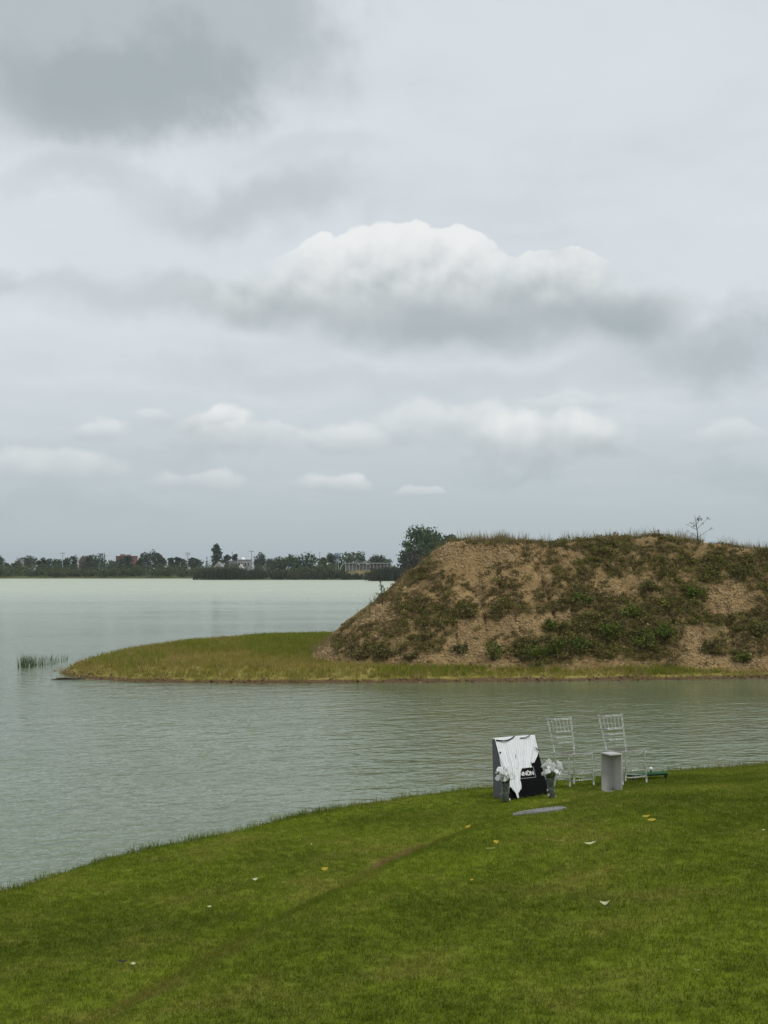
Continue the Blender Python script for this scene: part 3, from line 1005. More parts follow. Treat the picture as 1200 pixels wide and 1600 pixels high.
sapling(1092, 853, 48, 5, 'spindly bare looking sapling on top of the mound', -0.12, .55, 120, MAT['shrub_olive'])
sapling(598, 945, 38, 6, 'small leafy sapling on the sloping end of the mound by the water', -.1, .3, 150, MAT['shrub'])

# ------------------------------------------------------------------ reeds at the tip of the spit
MAT['reed'] = leafy('reed_blade', (0.06, 0.10, 0.03), (0.11, 0.16, 0.055), None, 0.2, 1.0)
reed_me = []
for i in range(3):
    V, Fs, v = blades(700 + i, 26, .16, .28, .55, .02, .16, 3, .8)
    reed_me.append(np_mesh('reed_blades', V, Fs, {'v': v}))
for i, (x, y, s) in enumerate([(33, 1043, 1.0), (40, 1042, 1.05), (47, 1043, 1.1), (55, 1041, .95), (63, 1040, .9), (72, 1039, .85), (80, 1038, .9), (88, 1036, .75), (97, 1034, .7), (103, 1031, .6)]):
    q_ = zplane(x, y, 0.0)
    V, Fs, v = blades(720 + i, 30 if i < 4 else 14, .17, .30, .56, .018, .15, 3, .8)
    o = link('reed_clump', np_mesh('reed_clump', V, Fs, {'v': v}), MAT['reed'], loc=(q_[0], q_[1], -0.06)); o.scale = (s, s, s)
    tag(o, 'upright clump of green reeds in the water off the spit tip', 'reeds', 'reeds off the spit tip')

# driftwood twig and waterline debris near the tip
q_ = zplane(105, 1062, 0.0)
mb = MB()
rg = random.Random(4)
mb.tube([(-.5, 0, -.01), (-.2, .05, .035), (.15, .02, .03), (.55, .08, .02)], [.02, .035, .03, .012], 6)
for a in (-.3, -.05, .2, .38): mb.tube([(a, .03, .02), (a + rg.uniform(-.08, .08), .03, .1 + rg.uniform(0, .06))], [.012, .005], 5)
o = mb.build('driftwood', MAT['bark']); o.location = (q_[0], q_[1], 0)
tag(o, 'dark waterlogged branch lying at the tip of the spit', 'driftwood')

# ------------------------------------------------------------------ far shore
MAT['far_dark'] = leafy('far_tree_dark', (0.022, 0.040, 0.012), (0.055, 0.085, 0.022), None, 0.15, 0.15)
MAT['far_mid'] = leafy('far_tree_mid', (0.032, 0.058, 0.012), (0.078, 0.115, 0.026), None, 0.15, 0.15)
MAT['far_grey'] = leafy('far_tree_grey', (0.032, 0.048, 0.020), (0.072, 0.095, 0.042), None, 0.15, 0.15)
MAT['far_brown'] = leafy('far_tree_brown', (0.035, 0.03, 0.018), (0.07, 0.062, 0.035), None, 0.15, 0.2)
MAT['thicket'] = leafy('thicket_leaf', (0.032, 0.046, 0.012), (0.095, 0.12, 0.03), (0.12, 0.12, 0.045), 0.15, 0.06, 0.5)
MAT['reedbank'] = leafy('reedbank_leaf', (0.028, 0.036, 0.014), (0.065, 0.075, 0.03), (0.10, 0.085, 0.045), 0.15, 0.1, 0.5)


def crown_lobes(rg, style, w, h):
    L = []
    if style == 'poplar':
        for i in range(46):
            t = rg.uniform(.2, .95) if i % 3 else rg.uniform(.5, .93); r_ = w * .42 * (1 - max(0, t - .55) ** 2 * 3.2)
            a = rg.uniform(0, 6.28); q_ = r_ * .6 * rg.uniform(0, 1)
            L.append((q_ * math.cos(a), q_ * math.sin(a), h * t, r_ * .55, r_ * .55, h * .08))
    elif style == 'cone':
        for i in range(18):
            t = rg.uniform(.08, .97); r_ = w * .5 * (1 - t) + w * .08
            L.append((rg.normal(0, r_ * .2), rg.normal(0, r_ * .2), h * t, r_ * .9, r_ * .9, h * .07))
    elif style == 'shaggy':
        for i in range(22):
            a = rg.uniform(0, 6.28); t = rg.uniform(.22, 1); r_ = w * .48 * math.sqrt(rg.uniform()) * (1.15 - .6 * t)
            s = w * rg.uniform(.13, .26)
            L.append((r_ * math.cos(a), r_ * math.sin(a), h * t - s * .6, s, s, min(s * rg.uniform(.6, 1.0), h * .14)))
    else:
        for i in range(24):
            a = rg.uniform(0, 6.28); z = rg.uniform(-1, 1); r_ = math.sqrt(max(0, 1 - max(z, 0) ** 2 * .8)) * rg.uniform(.3, 1) * w * .40
            s = w * rg.uniform(.17, .28)
            L.append((r_ * math.cos(a), r_ * math.sin(a), h * (.54 + .36 * z), s, s, min(s, h * .2)))
    return L


def far_tree(px, top, wpx, style, mat, D, seed, label, group, name='tree', n=1000, leaf=.95, cat='tree'):
    base = at_depth(px, 899, D); z0 = float(ground_z(np.array([base.x]), np.array([D]))[0])
    tp = at_depth(px, top, D)
    h = tp.z - z0; w = wpx * D / F_PX
    rg = np.random.default_rng(seed)
    root = empty(name, (base.x, D, z0 - .1))
    L = crown_lobes(rg, style, w, h)
    mb = MB(); mb.tube([(0, 0, 0), (w * .01, 0, h * .35), (-w * .01, 0, h * .8)], [h * .028, h * .02, h * .006], 7)
    for l in L[:7]:
        mb.tube([(0, 0, max(h * .2, l[2] * .5)), (l[0] * .5, l[1] * .5, l[2] * .8), (l[0], l[1], l[2])], [h * .012, h * .008, h * .003], 5)
    mb.build('trunk', MAT['bark'], root)
    V, Fs, v = leaf_cloud(rg, L, n, leaf, .7, .2, .35)
    link('crown', np_mesh('crown', V, Fs, {'v': v}), mat, root)
    tag(root, label, cat, group)
    return root


dark, mid, grey = MAT['far_dark'], MAT['far_mid'], MAT['far_grey']
G1 = 'trees along the far shore'
T_R = ('round', 'round dark tree standing in the row along the far shore')
T_S = ('shaggy', 'loose shaggy tree standing in the row along the far shore')
T_M = ('round', 'mid green broad tree behind the reeds on the far shore')
far = [(-14, 868, 26, T_R, dark), (1, 870, 14, T_R, dark), (13, 879, 11, T_S, grey), (26, 875, 12, T_S, grey), (43, 869, 22, T_R, grey), (66, 874, 14, T_S, dark), (75, 867, 22, T_S, dark), (88, 872, 12, T_S, dark),
       (103, 872, 9, T_R, dark), (115, 869, 13, T_R, dark), (139, 869, 14, T_R, dark), (150, 864, 25, T_R, dark), (176, 874, 14, T_S, grey), (189, 871, 12, T_R, grey), (199, 867, 11, T_R, dark), (219, 866, 11, T_S, grey),
       (232, 861, 20, T_R, grey), (243, 863, 10, T_S, dark), (253, 867, 11, T_R, dark), (267, 871, 10, T_S, dark), (277, 871, 10, T_S, dark), (287, 874, 10, T_R, grey), (299, 870, 8, T_S, dark), (309, 873, 13, T_R, grey),
       (355, 866, 9, T_S, dark), (367, 866, 8, T_S, dark), (408, 864, 17, T_R, dark), (422, 874, 12, T_R, grey), (437, 870, 18, T_M, mid), (454, 868, 22, T_M, mid), (481, 864, 30, T_R, dark), (505, 872, 16, T_M, mid), (520, 865, 14, T_R, dark),
       (541, 864, 26, T_M, mid), (563, 862, 26, T_M, mid), (588, 867, 22, T_R, grey), (604, 874, 16, T_M, mid)]
OWN = {1: 'dark tree beside the short bare utility pole', 26: 'thin grey tree in front of the grey block house', 43: 'dome shaped grey green tree beside the grey block house',
       75: 'loose dark tree between the dome shaped tree and the crossarm pole', 103: 'small round tree at the foot of the crossarm pole by the gabled house', 115: 'narrow tree between the crossarm pole and the gabled house',
       139: 'dark tree touching the brown gabled house', 150: 'broad dark tree beside the brown gabled house', 176: 'loose grey tree between the slim pointed tree and the red apartment block',
       189: 'grey tree hiding the corner of the red apartment block', 199: 'dark tree in front of the middle of the red apartment block', 219: 'loose grey tree just past the end of the red apartment block',
       232: 'tall wide grey tree between the red apartment block and the narrow pink house', 243: 'loose dark tree touching the narrow pink red house', 253: 'round dark tree hiding the far side of the narrow pink house',
       287: 'round grey tree at the foot of the pole with two crossarms', 299: 'thin dark tree just past the pole with two crossarms', 309: 'low rounded grey tree beside the tiny pointed conifer',
       355: 'thin dark tree between the tall poplar and the pale annex', 367: 'thin dark tree between the pale annex and the flat roofed villa', 408: 'upright dark tree beside the crossarm pole of the flat roofed villa',
       422: 'low round grey tree past the upright dark tree of the villa', 481: 'wide dark tree beside the thin bare pole', 505: 'low mid green tree at the foot of the thin bare pole', 520: 'dark tree beside the blue water tank',
       541: 'mid green tree behind the arched end of the white shelter', 563: 'mid green tree behind the middle of the white shelter', 588: 'greyish tree behind the far half of the white shelter', 604: 'mid green tree at the end of the white shelter'}
for i, (x, t, w, (st, lab), mt) in enumerate(far):
    own = OWN.get(x)
    far_tree(x, t, w * 1.55, st, mt, 600 + 24 * ((i * 7) % 5) - (70 if x > 425 else 0), 1000 + i, own or lab, G1)
far_tree(338, 850, 27, 'poplar', dark, 610, 1100, 'tall columnar poplar rising above the far shore houses', None, n=1500, leaf=1.0)
far_tree(323, 868, 5, 'cone', dark, 640, 1101, 'tiny pointed conifer next to the tall poplar', None, n=200, leaf=.4)
far_tree(163, 862, 6, 'cone', dark, 640, 1102, 'slim pointed tree next to a broad dark tree', None, n=200, leaf=.4)
far_tree(664, 826, 84, 'round', mid, 425, 1103, 'tall dark broadleaf tree rising beside the mound slope', None, n=8000, leaf=.8)
far_tree(698, 838, 46, 'round', mid, 432, 1104, 'leafy tree half hidden behind the mound crest', None, n=2600, leaf=.8)
far_tree(636, 845, 28, 'shaggy', mid, 420, 1105, 'thin open crowned tree leaning out from the big dark tree', None, n=900, leaf=.75)
far_tree(642, 862, 46, 'round', MAT['far_brown'], 415, 1106, 'brownish drooping tree at the water below the big dark tree', None, n=2400, leaf=.75)
far_tree(205, 880, 12, 'round', dark, 545, 1107, 'small dark tree in the thicket below the red building', None, n=300)


def mass(name, rows, mat, label, cat, seed, leaf=.5, reedy=False):
    rg = np.random.default_rng(seed); parts = []
    for x0, x1, D, depth, hmin, hmax, n, per in rows:
        X0, X1 = (x0 - 600) / F_PX * D, (x1 - 600) / F_PX * D
        for k in range(n):
            x = rg.uniform(X0, X1); y = D + rg.uniform(0, depth); h = rg.uniform(hmin, hmax) * (0.85 + .3 * math.sin(x * .11 + D))
            w = h * rg.uniform(.4, .75)
            z0 = max(0, float(ground_z(np.array([x]), np.array([y]))[0]))
            L = [(x + rg.normal(0, w * .4), y + rg.normal(0, w * .3), z0 + h * rg.uniform(.2, .8), w * rg.uniform(.3, .5), w * rg.uniform(.3, .5), h * rg.uniform(.15, .24)) for _ in range(6)]
            L.append((x, y, z0 + h * .25, w * .6, w * .5, h * .3))
            parts.append(leaf_cloud(rg, L, per, leaf, .7, .1, .4))
            if reedy: 
                b = blades(seed + k, 26, w * .7, h * .7, h * 1.1, .14, .12, 2)
                b[0][:, 0] += x; b[0][:, 1] += y - w * .3; b[0][:, 2] += z0
                parts.append(b)
    V, Fs, v = join(parts)
    tag(link(name, np_mesh(name, V, Fs, {'v': v}), mat), label, cat, kind='stuff')


mass('thicket', [(-60, 320, 528, 6, 3.0, 4.6, 150, 110), (-60, 320, 546, 14, 4.4, 6.2, 130, 100), (-60, 640, 575, 12, 4.8, 7.2, 170, 90), (300, 545, 475, 20, 3.8, 5.2, 110, 100), (612, 640, 475, 20, 3.8, 5.2, 20, 100)],
     MAT['thicket'], 'green thicket of bushes lining the far shore', 'bushes', 61)
mass('reed_bank', [(304, 535, 454, 5, 2.8, 3.9, 130, 90), (535, 584, 454, 3, 1.3, 2.1, 40, 60), (576, 640, 404, 5, 2.8, 3.8, 40, 110), (600, 760, 406, 10, 3.0, 4.2, 50, 90)],
     MAT['reedbank'], 'dark bank of tall reeds and brush at the far waterline', 'reeds', 62, .42, True)

# buildings on the far shore
MAT['red_wall'] = plain('red_wall', (0.20, 0.075, 0.06), 0.8, 0.2, 0.15, 0.4)
MAT['red_roof'] = plain('red_roof', (0.26, 0.10, 0.085), 0.8, 0.2, 0.15, 0.8)
MAT['house_white'] = plain('house_white', (0.36, 0.35, 0.33), 0.8, 0.2, 0.12, 0.5)
MAT['roof_grey'] = plain('roof_grey', (0.32, 0.30, 0.29), 0.8, 0.2, 0.2, 0.5)
MAT['roof_brown'] = plain('roof_brown', (0.12, 0.075, 0.055), 0.8, 0.2, 0.2, 0.5)
MAT['pane'] = plain('window_pane', (0.05, 0.06, 0.07), 0.15, 0.6, 0.1, 1.0)
MAT['steel'] = plain('pole_steel', (0.30, 0.32, 0.33), 0.5, 0.4, 0.15, 2.0)
MAT['tank_blue'] = plain('tank_blue', (0.18, 0.24, 0.32), 0.5, 0.4, 0.1, 1.0)
MAT['frame_white'] = plain('frame_white', (0.62, 0.62, 0.60), 0.6, 0.3, 0.1, 1.0)


def building(name, px0, px1, top, D, depth, wall, label, storeys, bays, roof='flat', roofmat=None, parapet=0.5):
    a, b = at_depth(px0, top, D), at_depth(px1, top, D)
    z0 = float(ground_z(np.array([a.x]), np.array([D]))[0]) - .1
    w, h = b.x - a.x, a.z - z0
    root = empty(name, ((a.x + b.x) / 2, D, z0))
    wall_h = h - (parapet if roof == 'flat' else h * .36)
    MB().box(-w / 2, w / 2, 0, depth, 0, wall_h).build('wall', wall, root)
    if roof == 'flat':
        MB().box(-w / 2 - .25, w / 2 + .25, -.25, depth + .25, wall_h, wall_h + parapet * .6).build('roof', roofmat or wall, root)
    else:
        MB().prism([(-w / 2 - .4, wall_h), (w / 2 + .4, wall_h), (0, h)], 1, -.4, depth + .4).build('roof', roofmat, root)
    sh = wall_h / storeys
    win = MB().box(-.5, .5, -.09, -.004, 0, 1.3).mesh('window'); win.materials.append(MAT['house_white'])
    pane = MB().box(-.42, .42, -.12, -.094, .08, 1.22).mesh('pane'); pane.materials.append(MAT['pane'])
    for s in range(storeys):
        for k in range(bays):
            o = link('window', win, None, root, loc=((k + .5) / bays * w - w / 2, 0, s * sh + sh * .32))
            link('pane', pane, None, o)
    tag(root, label, 'building')
    return root, w, wall_h, h


r_, w, wh, h = building('apartment_block', 181, 210, 868, 760, 10, MAT['red_wall'], 'red apartment block with flat roof behind the far trees', 4, 5, roofmat=MAT['red_roof'])
MB().box(-w * .3, -w * .08, 2, 6, wh + .31, wh + 1.3).build('stair_tower', MAT['red_wall'], r_)
MB().box(w * .05, w * .22, 2, 6, wh + .31, wh + 1.1).build('roof_tank', MAT['red_roof'], r_)
for s in range(4):
    for k in (0, 2, 4):
        MB().box((k + .5) / 5 * w - w / 2 - .9, (k + .5) / 5 * w - w / 2 + .9, -1.0, -.13, s * wh / 4 + .5, s * wh / 4 + 1.0).build('balcony', MAT['red_roof'], r_)
r_, w, wh, h = building('tower_house', 246.5, 253, 866, 740, 6, MAT['red_wall'], 'narrow pink red house peeping between two dark trees', 4, 1, 'gable', MAT['red_roof'])
r_, w, wh, h = building('gabled_house', 122.5, 136.5, 868, 640, 8, MAT['roof_brown'], 'brown gabled house with white barge boards among the trees', 2, 2, 'gable', MAT['roof_brown'])
for sx in (-1, 1):
    MB().tube([(sx * (w / 2 + .7), -.5, wh - 1.0), (sx * w * .2, -.5, h * .97)], .22, 6).build('barge_board', MAT['frame_white'], r_)
    MB().box(sx * w / 2 - .3, sx * w / 2 + .3, -.45, .2, 0, wh).build('corner_post', MAT['frame_white'], r_)
building('low_house', 335, 346.5, 877.5, 560, 6, MAT['house_white'], 'low white cottage at the foot of the tall poplar', 1, 3, 'gable', MAT['roof_grey'])
r_, w, wh, h = building('villa', 371, 391, 873.5, 585, 8, MAT['house_white'], 'pale two storey villa with flat roof and shiny dome', 2, 4, roofmat=MAT['roof_grey'])
mb = MB(); mb.lathe([(1.05, 0), (1.0, .35), (.8, .7), (.45, .95), (.0, 1.05)], 12, (-w * .1, 2)); o = mb.build('dome', plain('dome_white', (.85, .86, .87), .15, .6, .03, 1.0), r_, True); o.location.z = wh + .28
for k in range(4): MB().box(w / 2 - .5 - k * 1.0, w / 2 - .35 - k * 1.0, -1.0, -.85, 0, wh * .9).build('veranda_post', MAT['frame_white'], r_)
building('annex', 357, 366, 875.5, 590, 6, MAT['house_white'], 'small pale annex beside the flat roofed villa', 1, 2, roofmat=MAT['roof_grey'])
building('shed', 372.5, 379.5, 881.5, 548, 3, MAT['house_white'], 'tiny white hut in front of the flat roofed villa', 1, 2, 'gable', MAT['frame_white'])
building('roof_hut', 27, 33, 873, 640, 5, MAT['roof_grey'], 'grey block house beside a thin tree on the far shore', 3, 1, roofmat=MAT['roof_grey'])


def pole(px, top, D, label, arms, name='utility_pole'):
    p = at_depth(px, top, D); z0 = float(ground_z(np.array([p.x]), np.array([D]))[0])
    h = p.z - z0
    root = empty(name, (p.x, D, z0 - .1))
    MB().tube([(0, 0, 0), (0, 0, h)], [.2, .13], 8).build('shaft', MAT['steel'], root)
    for k in range(arms):
        mb = MB().box(-1.1, 1.1, -.1, .1, h - .45 - k * .8, h - .25 - k * .8); arm = mb.build('crossarm', MAT['steel'], root)
        for s in (-.95, 0.35, .95): MB().lathe([(.09, h - .252 - k * .8), (.13, h - .15 - k * .8), (.05, h + .02 - k * .8), (0, h + .03 - k * .8)], 8, (s, 0)).build('insulator', MAT['house_white'], arm)
    tag(root, label, 'pole')


pole(98, 863, 560, 'utility pole with crossarm beside the gabled house', 1)
pole(6.5, 872, 560, 'short bare utility pole rising from the thicket', 0)
pole(293.5, 863, 600, 'utility pole with two crossarms above low trees', 2)
pole(393, 860, 565, 'utility pole with crossarm beside the flat roofed villa', 1)
pole(363, 861, 640, 'thin faint pole behind the villa', 0)
pole(499.5, 862, 640, 'thin pole between two broad trees on the far shore', 0)
# water tower
p = at_depth(527, 863, 520); z0 = float(ground_z(np.array([p.x]), np.array([520]))[0])
root = empty('water_tower', (p.x, 520, z0 - .1)); h = p.z - z0
mb = MB()
for a in range(4):
    c_, s2 = math.cos(a * math.pi / 2 + .78), math.sin(a * math.pi / 2 + .78)
    MB().tube([(c_ * .9, s2 * .9, 0), (c_ * .5, s2 * .5, h - 1.9)], .14, 6).build('leg', MAT['steel'], root)
for z in (h * .3, h * .6): MB().lathe([(.75, z), (.85, z + .08), (.75, z + .16)], 8).build('brace', MAT['steel'], root)
MB().lathe([(0, h - 1.95), (.9, h - 1.95), (1.0, h - 1.7), (1.0, h - .4), (.75, h - .15), (0, h)], 14).build('tank', MAT['tank_blue'], root, True)
tag(root, 'blue water tank on a thin tower above the trees', 'water tower')

# white framed shelter by the reeds, standing on a straw coloured rise
def shelter():
    D = 472; a, b = at_depth(540, 881, D), at_depth(611, 880, D)
    w = b.x - a.x; z0 = at_depth(575, 890.5, D).z; h = a.z - z0 + .1
    root = empty('shelter', ((a.x + b.x) / 2, D, z0))
    n = 13
    for k in range(n + 1):
        x = -w / 2 + w * k / n
        for y in (0, 3):
            MB().box(x - .07, x + .07, y - .07, y + .07, -.6, h).build('post', MAT['frame_white'], root)
    MB().box(-w / 2 - .1, w / 2 + .1, -.3, 3.3, h + .003, h + .3).build('roof', MAT['house_white'], root)
    MB().tube([(-w / 2 - 1.9, 0, -.2), (-w / 2 - 1.6, 0, h * .6), (-w / 2 - .9, 0, h * .95), (-w / 2 + .1, 0, h)], .09, 6).build('arched_end', MAT['frame_white'], root)
    for k in range(0, n, 1):
        x0, x1 = -w / 2 + w * k / n + .1, -w / 2 + w * (k + 1) / n - .1
        MB().box(x0, x1, 2.9, 2.99, -.5, h * .8).build('panel', MAT['roof_grey'], root)
    tag(root, 'long low white framed shelter behind the far reeds', 'shelter')
    # the rise under it
    def bz(x, y): return 0.1 + (z0 - .15) * np.clip(1 - ((x - root.location.x) / (w * .62)) ** 4, 0, 1) * sstep(y, 457, 467) * (1 - sstep(y, 484, 494)) + .3 * fbm(x * .3, y * .3, 5, 3)
    V, Fq_ = grid(axis((root.location.x - w * .66, root.location.x + w * .66, .8)), axis((456, 496, 1.2)), bz)
    tag(link('rise', np_mesh('rise', V, Fq_), plain('straw_bank', (0.17, 0.14, 0.065), .95, .05, .3, .4), smooth=True), 'straw coloured earth rise below the white shelter', 'bank', kind='structure')


shelter()

# ------------------------------------------------------------------ things on the lawn
YAW = R(28)


def slope_frame(p, yaw, flat=1.0):
    """matrix that stands a thing on the lawn, square to the slope, turned by yaw"""
    e = .25
    zx = (float(lawn_z(np.array([p.x + e]), np.array([p.y]))[0]) - float(lawn_z(np.array([p.x - e]), np.array([p.y]))[0])) / (2 * e)
    zy = (float(lawn_z(np.array([p.x]), np.array([p.y + e]))[0]) - float(lawn_z(np.array([p.x]), np.array([p.y - e]))[0])) / (2 * e)
    n = Vector((-zx * flat, -zy * flat, 1)).normalized()
    x = Vector((math.cos(yaw), math.sin(yaw), 0)); x = (x - n * x.dot(n)).normalized()
    y = n.cross(x)
    M = Matrix((x, y, n)).transposed().to_4x4(); M.translation = p
    return M


def acrylic():
    m, nt, out = material('clear_acrylic')
    b = principled(nt, out, 0.06, 0.5, IOR=1.45)
    b.inputs['Transmission Weight'].default_value = 0.80
    n = E(noise(obj_out(nt), 14, 2).outputs[0])
    nt.links.new(mixc(n, (0.74, 0.76, 0.70), (0.86, 0.87, 0.82)), b.inputs['Base Color'])
    return m


MAT['acrylic'] = acrylic()


def bamboo(mb, p0, p1, r_, knots, n=10):
    """turned rod with raised rings"""
    p0, p1 = Vector(p0), Vector(p1); L = (p1 - p0).length
    ts = [(0, 1)]
    for k in knots:
        d = .011 / L
        ts += [(k - d * 1.6, 1), (k - d * .7, 1.35), (k + d * .7, 1.35), (k + d * 1.6, 1)]
    ts.append((1, .95))
    mb.tube([p0.lerp(p1, t) for t, _ in ts], [r_ * s for _, s in ts], n)
    return mb


def chair_parts(root):
    A = MAT['acrylic']
    fw, rw, tw, dep, sh = .400, .330, .395, .36, .445
    def B(name, mb): mb.build(name, A, root, True)
    for s in (-1, 1):
        B('front_leg', bamboo(MB(), (s * fw / 2, -dep / 2, -.02), (s * fw / 2 * .98, -dep / 2, sh - .012), .0105, (.22, .45, .68, .93)))
        mb = bamboo(MB(), (s * rw / 2, dep / 2 + .045, -.02), (s * rw / 2, dep / 2 - .005, sh), .0105, (.3, .62, .95))
        bamboo(mb, (s * rw / 2, dep / 2 - .005, sh), (s * tw / 2, dep / 2 + .085, .925), .0105, (.16, .42, .68, .86, .985))
        B('rear_leg', mb)
        for z, k in ((.11, .02), (.205, .0)):
            B('side_stretcher', bamboo(MB(), (s * fw / 2, -dep / 2, z), (s * rw / 2, dep / 2 + .03, z), .0085, (.5,)))
    seat = MB().prism([(-fw / 2 - .012, -dep / 2 - .015), (fw / 2 + .012, -dep / 2 - .015), (rw / 2 + .012, dep / 2 + .012), (-rw / 2 - .012, dep / 2 + .012)], 2, sh - .012, sh + .012)
    o = seat.build('seat', A, root); m = o.modifiers.new('bevel', 'BEVEL'); m.width = .005; m.segments = 2
    for z in (.10, .19): B('front_stretcher', bamboo(MB(), (-fw / 2, -dep / 2, z), (fw / 2, -dep / 2, z), .009, (.5,)))
    B('rear_stretcher', bamboo(MB(), (-rw / 2, dep / 2 + .02, .19), (rw / 2, dep / 2 + .02, .19), .009, (.5,)))
    def back(z):
        t = (z - sh) / (.925 - sh); return dep / 2 - .005 + .09 * t, rw / 2 + (tw - rw) / 2 * t
    for z, r_, nm in ((.905, .012, 'top_rail'), (.735, .011, 'back_rail'), (.66, .0105, 'back_rail'), (.585, .0105, 'back_rail')):
        y, w = back(z); B(nm, bamboo(MB(), (-w, y, z), (w, y, z), r_, (.33, .67)))
    y0, w0 = back(.735); y1, w1 = back(.905)
    for k in range(5):
        u = -0.66 + .33 * k
        B('spindle', bamboo(MB(), (u * w0, y0, .735), (u * w1, y1, .905), .0045, (.3, .7), 8))


def chair(px, py, label):
    p = on_lawn(px, py)
    root = empty('chiavari_chair'); root.matrix_world = slope_frame(p, YAW, 0.55)
    chair_parts(root)
    tag(root, label, 'chair', 'clear chairs at the water')


chair(897, 1229, 'clear acrylic chair with spindle back beside a vase of white flowers')
chair(979, 1225, 'clear acrylic chair with spindle back half behind the grey plinth')

# grey open-fronted plinth
MAT['plinth'] = plain('plinth_board', (0.43, 0.42, 0.395), 0.75, 0.25, 0.06, 6)
p = on_lawn(956, 1236)
root = empty('plinth', (p.x, p.y, p.z - .02), (0, 0, R(25)))
w, d, h = .185, .20, .50
MB().box(-w / 2, w / 2, -d / 2, d / 2, 0, .022).build('base_plate', MAT['plinth'], root, bevel=.003)
MB().box(-w / 2, w / 2, d / 2 - .012, d / 2, .0225, h - .0125).build('back_panel', MAT['plinth'], root)
MB().box(w / 2 - .012, w / 2, -d / 2, d / 2 - .0125, .0225, h - .0125).build('side_panel', MAT['plinth'], root)
MB().box(-w / 2 - .002, w / 2 + .002, -d / 2 - .002, d / 2 + .002, h - .012, h + .006).build('top_plate', MAT['plinth'], root, bevel=.003)
tag(root, 'grey open sided plinth standing in front of a clear chair', 'plinth')

# golf mat, tee and ball
MAT['mat_green'] = plain('mat_green', (0.022, 0.095, 0.045), 0.9, 0.1, 0.25, 60)
MAT['rubber'] = plain('mat_rubber', (0.015, 0.016, 0.016), 0.8, 0.2, 0.1, 20)
p = on_lawn(1010, 1217)
M = slope_frame(p, R(10), .8); M.translation = p + Vector((0, 0, .05))
root = empty('golf_mat'); root.matrix_world = M
MB().box(-.27, .27, -.14, .14, 0.0, .016).build('rubber_base', MAT['rubber'], root, bevel=.004)
MB().box(-.268, .268, -.138, .138, .0165, .032).build('turf_pad', MAT['mat_green'], root, bevel=.004)
for sx in (-.24, .24): MB().lathe([(.02, -.05), (.02, 0)], 8, (sx, -.12)).build('foot', MAT['rubber'], root)
tag(root, 'thin green golf tee mat on the grass by the water', 'golf mat')
tb = M @ Vector((.07, 0, .0325))
mb = MB(); mb.lathe([(.0, -.004), (.014, -.004), (.012, .004), (.007, .01), (.006, .03), (.011, .036), (.0, .037)], 10)
o = mb.build('golf_tee', MAT['rubber'], None, True); o.location = tb
tag(o, 'short black rubber tee under the golf ball', 'tee')
bm = bmesh.new(); bmesh.ops.create_icosphere(bm, subdivisions=4, radius=.0235)
for i, v in enumerate(bm.verts):
    if i % 5 == 0: v.co *= .985
me = bpy.data.meshes.new('golf_ball'); bm.to_mesh(me); bm.free()
o = link('golf_ball', me, plain('ball_white', (.8, .8, .79), .35, .5, .02, 20), smooth=True, loc=tb + Vector((0, 0, .036 + .022)))
tag(o, 'white golf ball sitting on the tee of the green mat', 'golf ball')

# flat pale slab in the grass
MAT['slab'] = plain('slab_stone', (0.19, 0.195, 0.185), 0.85, 0.2, 0.2, 9)
p = on_lawn(840, 1269)
rg = random.Random(8)
bm = bmesh.new()
out_pts = [(-.30, -.12), (-.22, -.16), (.0, -.17), (.2, -.15), (.31, -.05), (.30, .12), (.16, .16), (-.02, .17), (-.16, .12), (-.27, .01)]
lo = [bm.verts.new((x, y, -.03)) for x, y in out_pts]; hi = [bm.verts.new((x * .985, y * .96, .022 + rg.uniform(-.003, .003))) for x, y in out_pts]
bm.faces.new(list(reversed(lo))); bm.faces.new(hi)
for i in range(len(lo)):
    j = (i + 1) % len(lo); bm.faces.new((lo[i], lo[j], hi[j], hi[i]))
me = bpy.data.meshes.new('stone_slab'); bm.to_mesh(me); bm.free()
o = link('stone_slab', me, MAT['slab']); o.matrix_world = slope_frame(p, R(8))
md = o.modifiers.new('bevel', 'BEVEL'); md.width = .008; md.segments = 2
tag(o, 'flat pale grey slab lying in the grass before the display board', 'slab')


# display board: wedge with leaning black front
MAT['board_grey'] = plain('board_grey', (0.125, 0.12, 0.135), 0.6, 0.3, 0.06, 8)
MAT['board_black'] = plain('board_black', (0.003, 0.0033, 0.0036), 0.6, 0.06, 0.2, 10)
MAT['white_print'] = plain('white_print', (0.72, 0.73, 0.72), 0.6, 0.3, 0.03, 20)
MAT['outline_print'] = plain('outline_print', (0.30, 0.31, 0.31), 0.6, 0.3, 0.05, 20)
BW, BH, BD = .61, .74, .40
p = on_lawn(815, 1244)
board_M = slope_frame(p, R(27), 0.25)
up_fix = Matrix.Rotation(0, 4, 'X')
root = empty('display_board'); root.matrix_world = board_M
yb, yf, yt = BD / 2, -BD / 2, BD / 2 - .05
side = [(yf, -.06), (yb, -.09), (yb, BH - .004), (yt, BH - .004)]
for s in (-1, 1):
    x0 = s * BW / 2
    MB().prism(side, 0, x0 - .014 if s > 0 else x0, x0 if s > 0 else x0 + .014).build('side_panel', MAT['board_grey'], root)
MB().box(-BW / 2 + .0145, BW / 2 - .0145, yb - .014, yb, -.09, BH - .006).build('back_panel', MAT['board_grey'], root)
MB().box(-BW / 2, BW / 2, yt + .002, yb, BH - .003, BH + .009).build('top_panel', MAT['white_print'], root)


def face(u, v, off=0.0):
    """point on the leaning front: u across 0..1, v up 0..1"""
    x = (u - .5) * BW
    d = Vector((0, yt - yf, BH + .03)); n = Vector((0, -d.z, d.y)).normalized()
    return Vector((x, yf, -.03)) + d * v + n * (off + .012)


